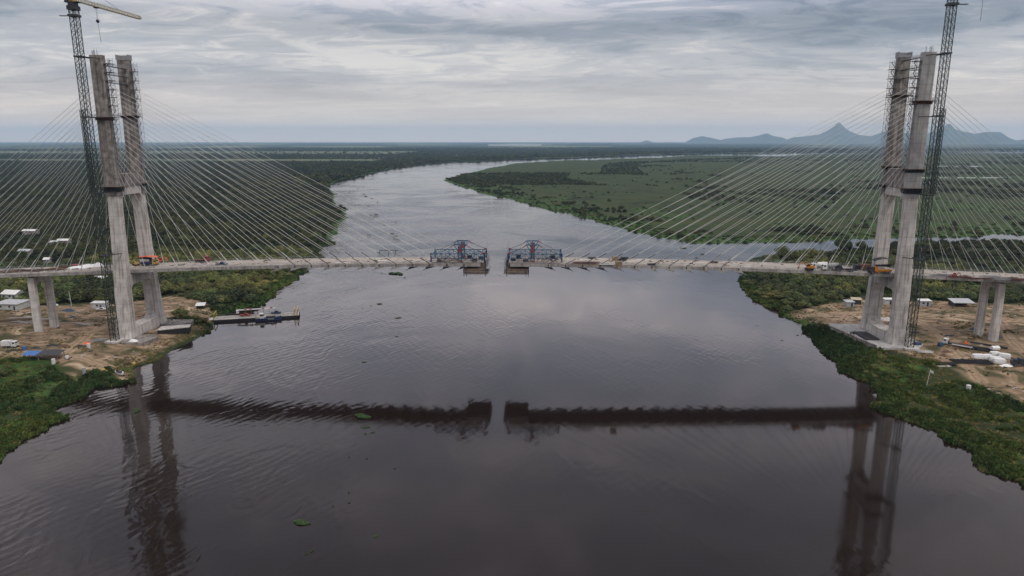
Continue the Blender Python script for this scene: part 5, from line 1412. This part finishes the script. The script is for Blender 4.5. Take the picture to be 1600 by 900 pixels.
# those that show largest stand as bushes of their own
fx = (P - CAM[:2]) @ np.array([math.sin(YAW), math.cos(YAW)]); sx = (P - CAM[:2]) @ np.array([math.cos(YAW), -math.sin(YAW)])
vx = fx * math.cos(PITCH) + CAM[2] * math.sin(PITCH)
inside = np.abs(sx / vx) < .73
order = np.argsort(-np.where(inside & (w != 1), sz / rg, 0)); own = order[:280]
rest = np.ones(len(P), bool); rest[own] = False
BG = {}
for i in own:
    x, y = P[i]; rr = sz[i]
    if x < 0: lab, grp = ('rounded green bush in the thicket on the left bank behind the building site', 'bushes of the left bank thicket') if y > -20 else ('low green bush on the near left bank below the sheds', 'bushes of the near left bank')
    elif y < 18: lab, grp = 'low green bush on the near right bank below the building site', 'bushes of the near right bank'
    else: lab, grp = 'rounded green bush in the thicket on the right bank round the right deck', 'bushes of the right bank thicket'
    t = thing('bush', lab, 'bush', (x, y, Z[i]), grp, rnd.uniform(0, 6.28)); hh = rr * rnd.uniform(.85, 1.2)
    if rr > 4.2: hh *= 1.2
    c = bpy.data.objects.new('crown', CROWN[rnd.randrange(6)]); COL.objects.link(c); c.parent = t; c.scale = (rr, rr * rnd.uniform(.85, 1.1), hh); c.location = (0, 0, .08 * rr)
    k = bpy.data.objects.new('trunk', TRUNK[rnd.randrange(3)]); COL.objects.link(k); k.parent = t; k.scale = (rr, rr, hh)
nearm = rest & (rg < 620)
scatter('thicket', np.column_stack([P[nearm], Z[nearm] + .05]), sz[nearm], CROWN, 3)
farm = rest & (rg >= 620)
scatter('woods', np.column_stack([P[farm], Z[farm] - .2]), sz[farm], FARCROWN, 4)

# distinct tall trees on the right bank
for i, (px, py, hh, rr) in enumerate(((1222, 408, 13, 6.5), (1244, 409, 10, 5), (1312, 405, 19, 6), (1322, 404, 16, 5), (1408, 395, 13, 5.5), (1345, 398, 12, 5), (1268, 408, 11, 5))):
    v = ground(px, py); t = thing('broad_tree', ('wide flat topped tree at the tip of the right bank', 'smaller round tree next to the flat topped one at the tip', 'tallest dark tree behind the right deck, left of the pylon', 'second tallest dark tree touching the tallest one', 'dark tree seen just right of the near right leg', 'dark tree close behind the far right leg', 'round tree between the tip and the tallest tree')[i], 'tree', v, 'tall trees behind the right deck', rnd.uniform(0, 6))
    q = random.Random(300 + i); c = leaves(620, lobes(q, 7, .7, .66), .085, 400 + i); mm = mesh_of(c, 'crown', 'leaf_dark')
    o = bpy.data.objects.new('crown', mm); COL.objects.link(o); o.parent = t; o.location = (0, 0, hh * .32); o.scale = (rr, rr, hh * .60)
    k = bpy.data.objects.new('trunk', TRUNK[i % 3]); COL.objects.link(k); k.parent = t; k.scale = (rr, rr, hh * .95)


# bank grass, water plants along the shore, weeds on the site
def tuft(seed, n, h, w):
    r = random.Random(seed); mb = MB()
    for _ in range(n):
        a = r.uniform(0, 6.28); d = r.uniform(0, w); x, y = d * math.cos(a), d * math.sin(a); l = h * r.uniform(.5, 1.2); ang = r.uniform(0, 6.28); b = r.uniform(.05, .11) * 1.6
        dx, dy = math.cos(ang) * l * .55, math.sin(ang) * l * .55
        mb.add([(x - b * math.sin(ang), y + b * math.cos(ang), 0), (x + b * math.sin(ang), y - b * math.cos(ang), 0), (x + dx * .5 + b * math.sin(ang), y + dy * .5 - b * math.cos(ang), l * .8), (x + dx, y + dy, l * .85), (x + dx * .5 - b * math.sin(ang), y + dy * .5 + b * math.cos(ang), l * .8)], [(0, 1, 2, 3, 4)])
    return mb


REED = [mesh_of(tuft(i, 34, 1.0, .85), 'reed', 'reed') for i in range(5)]
WEED = [mesh_of(tuft(30 + i, 20, .7, .8), 'weed', 'weed') for i in range(4)]
P = np.vstack([rgrid(-260, -90, -150, -28, .95), rgrid(100, 260, -160, 30, .95), rgrid(-250, -80, -28, 330, 1.6), rgrid(120, 330, 30, 330, 1.7)])
s, w = shore_dist(P); dd = dirt_d(P); X, Y = P[:, 0], P[:, 1]; z = height(P, s, w); rn = nrs.uniform(0, 1, len(P)); n1 = vnoise(X, Y, 10, 31) * .6 + vnoise(X, Y, 4, 32) * .4
z = np.maximum(z, .02)
k = (s > -1.6 * vnoise(X, Y, 3.3, 77) - .2) & (w != 1) & (dd < -1) & (rn < np.where(s < 9, .95, .30 + .65 * sm(n1, .4, .6)))
GAPS = [(ground(px, py), r) for px, py, r in ((188, 588, 5.0), (132, 585, 2.6), (162, 581, 2.0), (209, 569, 2.0), (1513, 609, 3.5), (1448, 603, 1.5), (84, 569, 2.5), (193, 595, 2.0), (65, 563, 4))]
for c, r in GAPS: k &= np.hypot(X - c.x, Y - c.y) > r
lush = k & ((s < 11 + 8 * (n1 - .5)) | (n1 > .46))
scatter('bank_grass', np.column_stack([P[lush], z[lush] - .05]), nrs.uniform(.4, 1.1, lush.sum()) * (1 + .55 * (n1[lush] > .6)), REED + WEED[:1], 5)
dry = (k & ~lush) | ((dd >= -1) & (s > .4) & (s < 8) & (w != 1) & (rn < .75) & ~((np.abs(np.abs(X) - 174) < 12) & (np.abs(Y) < 21))) | ((dd >= -1) & (s > 1) & (w != 1) & (rn < .42 * sm(n1, .56, .68)) & ~((np.abs(np.abs(X) - 174) < 12) & (np.abs(Y) < 21)))
scatter('dry_weeds', np.column_stack([P[dry], z[dry] - .05]), nrs.uniform(.35, .9, dry.sum()), WEED, 6)
# litter of the building sites: chips, offcuts and clods too small to count
def chip(seed, m):
    r = random.Random(seed); mb = MB()
    for _ in range(4): mb.box((r.uniform(-1, 1), r.uniform(-1, 1), .12), (r.uniform(.3, 1.3), r.uniform(.1, .5), r.uniform(.12, .4)), r.uniform(0, 3))
    return mesh_of(mb, 'chips', m)


P = np.vstack([rgrid(-330, -150, -50, 70, 2.6), rgrid(150, 330, -70, 80, 2.6)]); s, w = shore_dist(P); dd = dirt_d(P); X, Y = P[:, 0], P[:, 1]; z = height(P, s, w); rn = nrs.uniform(0, 1, len(P)); n2 = vnoise(X, Y, 13, 41) * .6 + vnoise(X, Y, 5, 42) * .4
k = (dd > 1.5) & (s > 3)
for nm, mm, sel in (('pale_litter', 'kerb', rn < .16 * sm(n2, .5, .7)), ('dark_litter', 'black', (rn > .25) & (rn < .25 + .22 * sm(n2, .55, .7))), ('brown_litter', 'plywood', (rn > .6) & (rn < .6 + .16 * sm(n2, .4, .62)))):
    q = k & sel; scatter(nm, np.column_stack([P[q], z[q]]), nrs.uniform(.4, 1.1, q.sum()), [chip(i + 60, mm) for i in range(4)], 12)
P = np.vstack([rgrid(-245, -14, -6.6, 6.7, 2.1), rgrid(3, 245, -6.6, 6.7, 2.1)]); X, Y = P[:, 0], P[:, 1]; z = np.array([DZ(x) for x in X]) + .02; rn = nrs.uniform(0, 1, len(P)); n2 = vnoise(X, Y, 11, 51)
for nm, mm, sel in (('pale_deck_litter', 'white', rn < .10 * n2 + .02), ('dark_deck_litter', 'black', (rn > .3) & (rn < .3 + .22 * n2)), ('brown_deck_litter', 'plywood', (rn > .6) & (rn < .6 + .24 * n2))):
    scatter(nm, np.column_stack([P[sel], z[sel]]), nrs.uniform(.35, .9, sel.sum()), [chip(i + 90, mm) for i in range(4)], 13)
# meadow fringe across the river
P = np.vstack([polar(600, 1900, 6, 600)]); s, w = shore_dist(P); k = (w == 1) & (s > 1) & (nrs.uniform(0, 1, len(P)) < np.where(s < 40, .85, .25 * sm(vnoise(P[:, 0], P[:, 1], 60, 7), .5, .7)))
P = P[k]; scatter('meadow_grass', np.column_stack([P, height(P, s[k], w[k]) - .1]), nrs.uniform(1.6, 3.4, len(P)), REED, 8, np.full(len(P), .5))

# floating plants
def mat_plant(seed, n, asp):
    r = random.Random(seed); mb = MB(); lob = [(0, 0, .6)] + [(r.uniform(-.75, .75), r.uniform(-.75, .75) * asp, r.uniform(.18, .42)) for _ in range(5)]
    for lx, ly, lr in lob:
        for _ in range(int(n * lr)):
            a = r.uniform(0, 6.28); d = lr * math.sqrt(r.random()); x, y = lx + d * math.cos(a), ly + d * asp * math.sin(a); z = .04 + .13 * r.random() * (1 - d / lr * .6); q = r.uniform(.05, .11); g = r.uniform(0, 6.28); ti = r.uniform(-.5, .5)
            mb.add([(x + q * math.cos(g + k * PI / 2) * (1.3 if k % 2 else .8), y + q * math.sin(g + k * PI / 2), z + ti * q * (1 if k < 2 else -1)) for k in range(4)], [(0, 1, 2, 3)])
    me = bpy.data.meshes.new('floating_plants'); me.from_pydata(mb.v, [], mb.f); me.update(); me.materials.append(M['hyacinth']); return me


PL = [mat_plant(i, 330, (1, .85, .7, .6)[i % 4]) for i in range(8)]
NAMED = [(620, 428, 26, 'largest floating plant raft just below the left deck'), (472, 818, 30, 'bushy green plant raft nearest the camera, lower left'), (586, 838, 11, 'small plant tuft nearest the camera, right of the bushy raft'), (568, 652, 34, 'green plant raft floating in the dark reflection of the left deck'), (572, 668, 12, 'plant raft directly below the one in the deck reflection'), (594, 475, 12, 'compact plant raft in open water right of the ferry'), (569, 566, 9, 'lone round plant clump in the water between ferry and deck reflection'), (1068, 388, 12, 'long dark plant raft in the mouth of the side channel'),
         (214, 642, 16, 'pale green plant strip in the reflection of the left pylon'), (1264, 527, 7, 'plant scrap closest to the grassy right bank'), (617, 732, 5, 'single dark plant clump right of the three specks below the reflection'), (545, 786, 5, 'round dark speck of plants above the small tuft'), (622, 497, 10, 'thin streak of plants in open water below the compact raft')]
SMALL_FAR = [(603, 271, 5), (537, 283, 4), (580, 280, 4), (560, 295, 4), (572, 307, 6), (569, 304, 3), (581, 310, 4), (590, 316, 5), (576, 322, 4), (549, 312, 4), (580, 337, 5), (588, 335.5, 6), (584, 339, 4), (560, 320, 3), (576, 367, 5), (574, 371, 3), (618, 346, 4), (611, 366, 4), (617, 369, 10), (623, 373, 4), (613, 365, 5), (545, 288, 3), (546, 300, 3), (563, 319, 3), (627, 268, 3), (598, 346, 3), (601, 352, 3)]
SMALL_MID = [(1097, 397, 6), (1088, 403, 7), (1140, 405, 6), (1100, 388, 4), (1080, 386, 3), (1098, 448, 3), (632, 434, 4), (597, 427, 3), (580, 478, 3), (567, 482, 2), (620, 526, 5), (623, 520, 2), (622, 532, 3), (1182, 509, 3), (1246, 524, 5), (1222, 532, 3), (1274, 539, 5)]
SMALL_NEAR = [(571, 678, 7), (583, 676, 6), (545, 714, 3), (573, 717, 3), (545, 770, 4), (520, 791, 4), (486, 862, 8), (478, 866, 5)]
for lst, lab, grp in ((NAMED, None, 'rafts of floating plants'), (SMALL_FAR, 'small dark floating plant clump on the pale river beyond the left deck', 'plant clumps beyond the bridge'), (SMALL_MID, 'small floating plant clump near the middle water or side channel', 'plant clumps in the middle water'), (SMALL_NEAR, 'tiny floating plant clump in the near water below the deck reflection', 'plant clumps in the near water')):
    for q in lst:
        px, py, wpx = q[:3]; v = on_z(px, py, 0); d = np.linalg.norm(v - CAM); R_ = max(.25, wpx / FPX * d / 2 * (1.15 if wpx < 8 else .9))
        o = bpy.data.objects.new('floating_plants', PL[rnd.randrange(8)]); COL.objects.link(o); o.location = (v[0], v[1], .01); o.scale = (R_, R_, max(1.0, R_ * 1.1)); o.rotation_euler = (0, 0, rnd.uniform(-.4, .4) if wpx > 9 else rnd.uniform(0, 6.28))
        tag(o, lab or q[3], 'floating plants', grp)
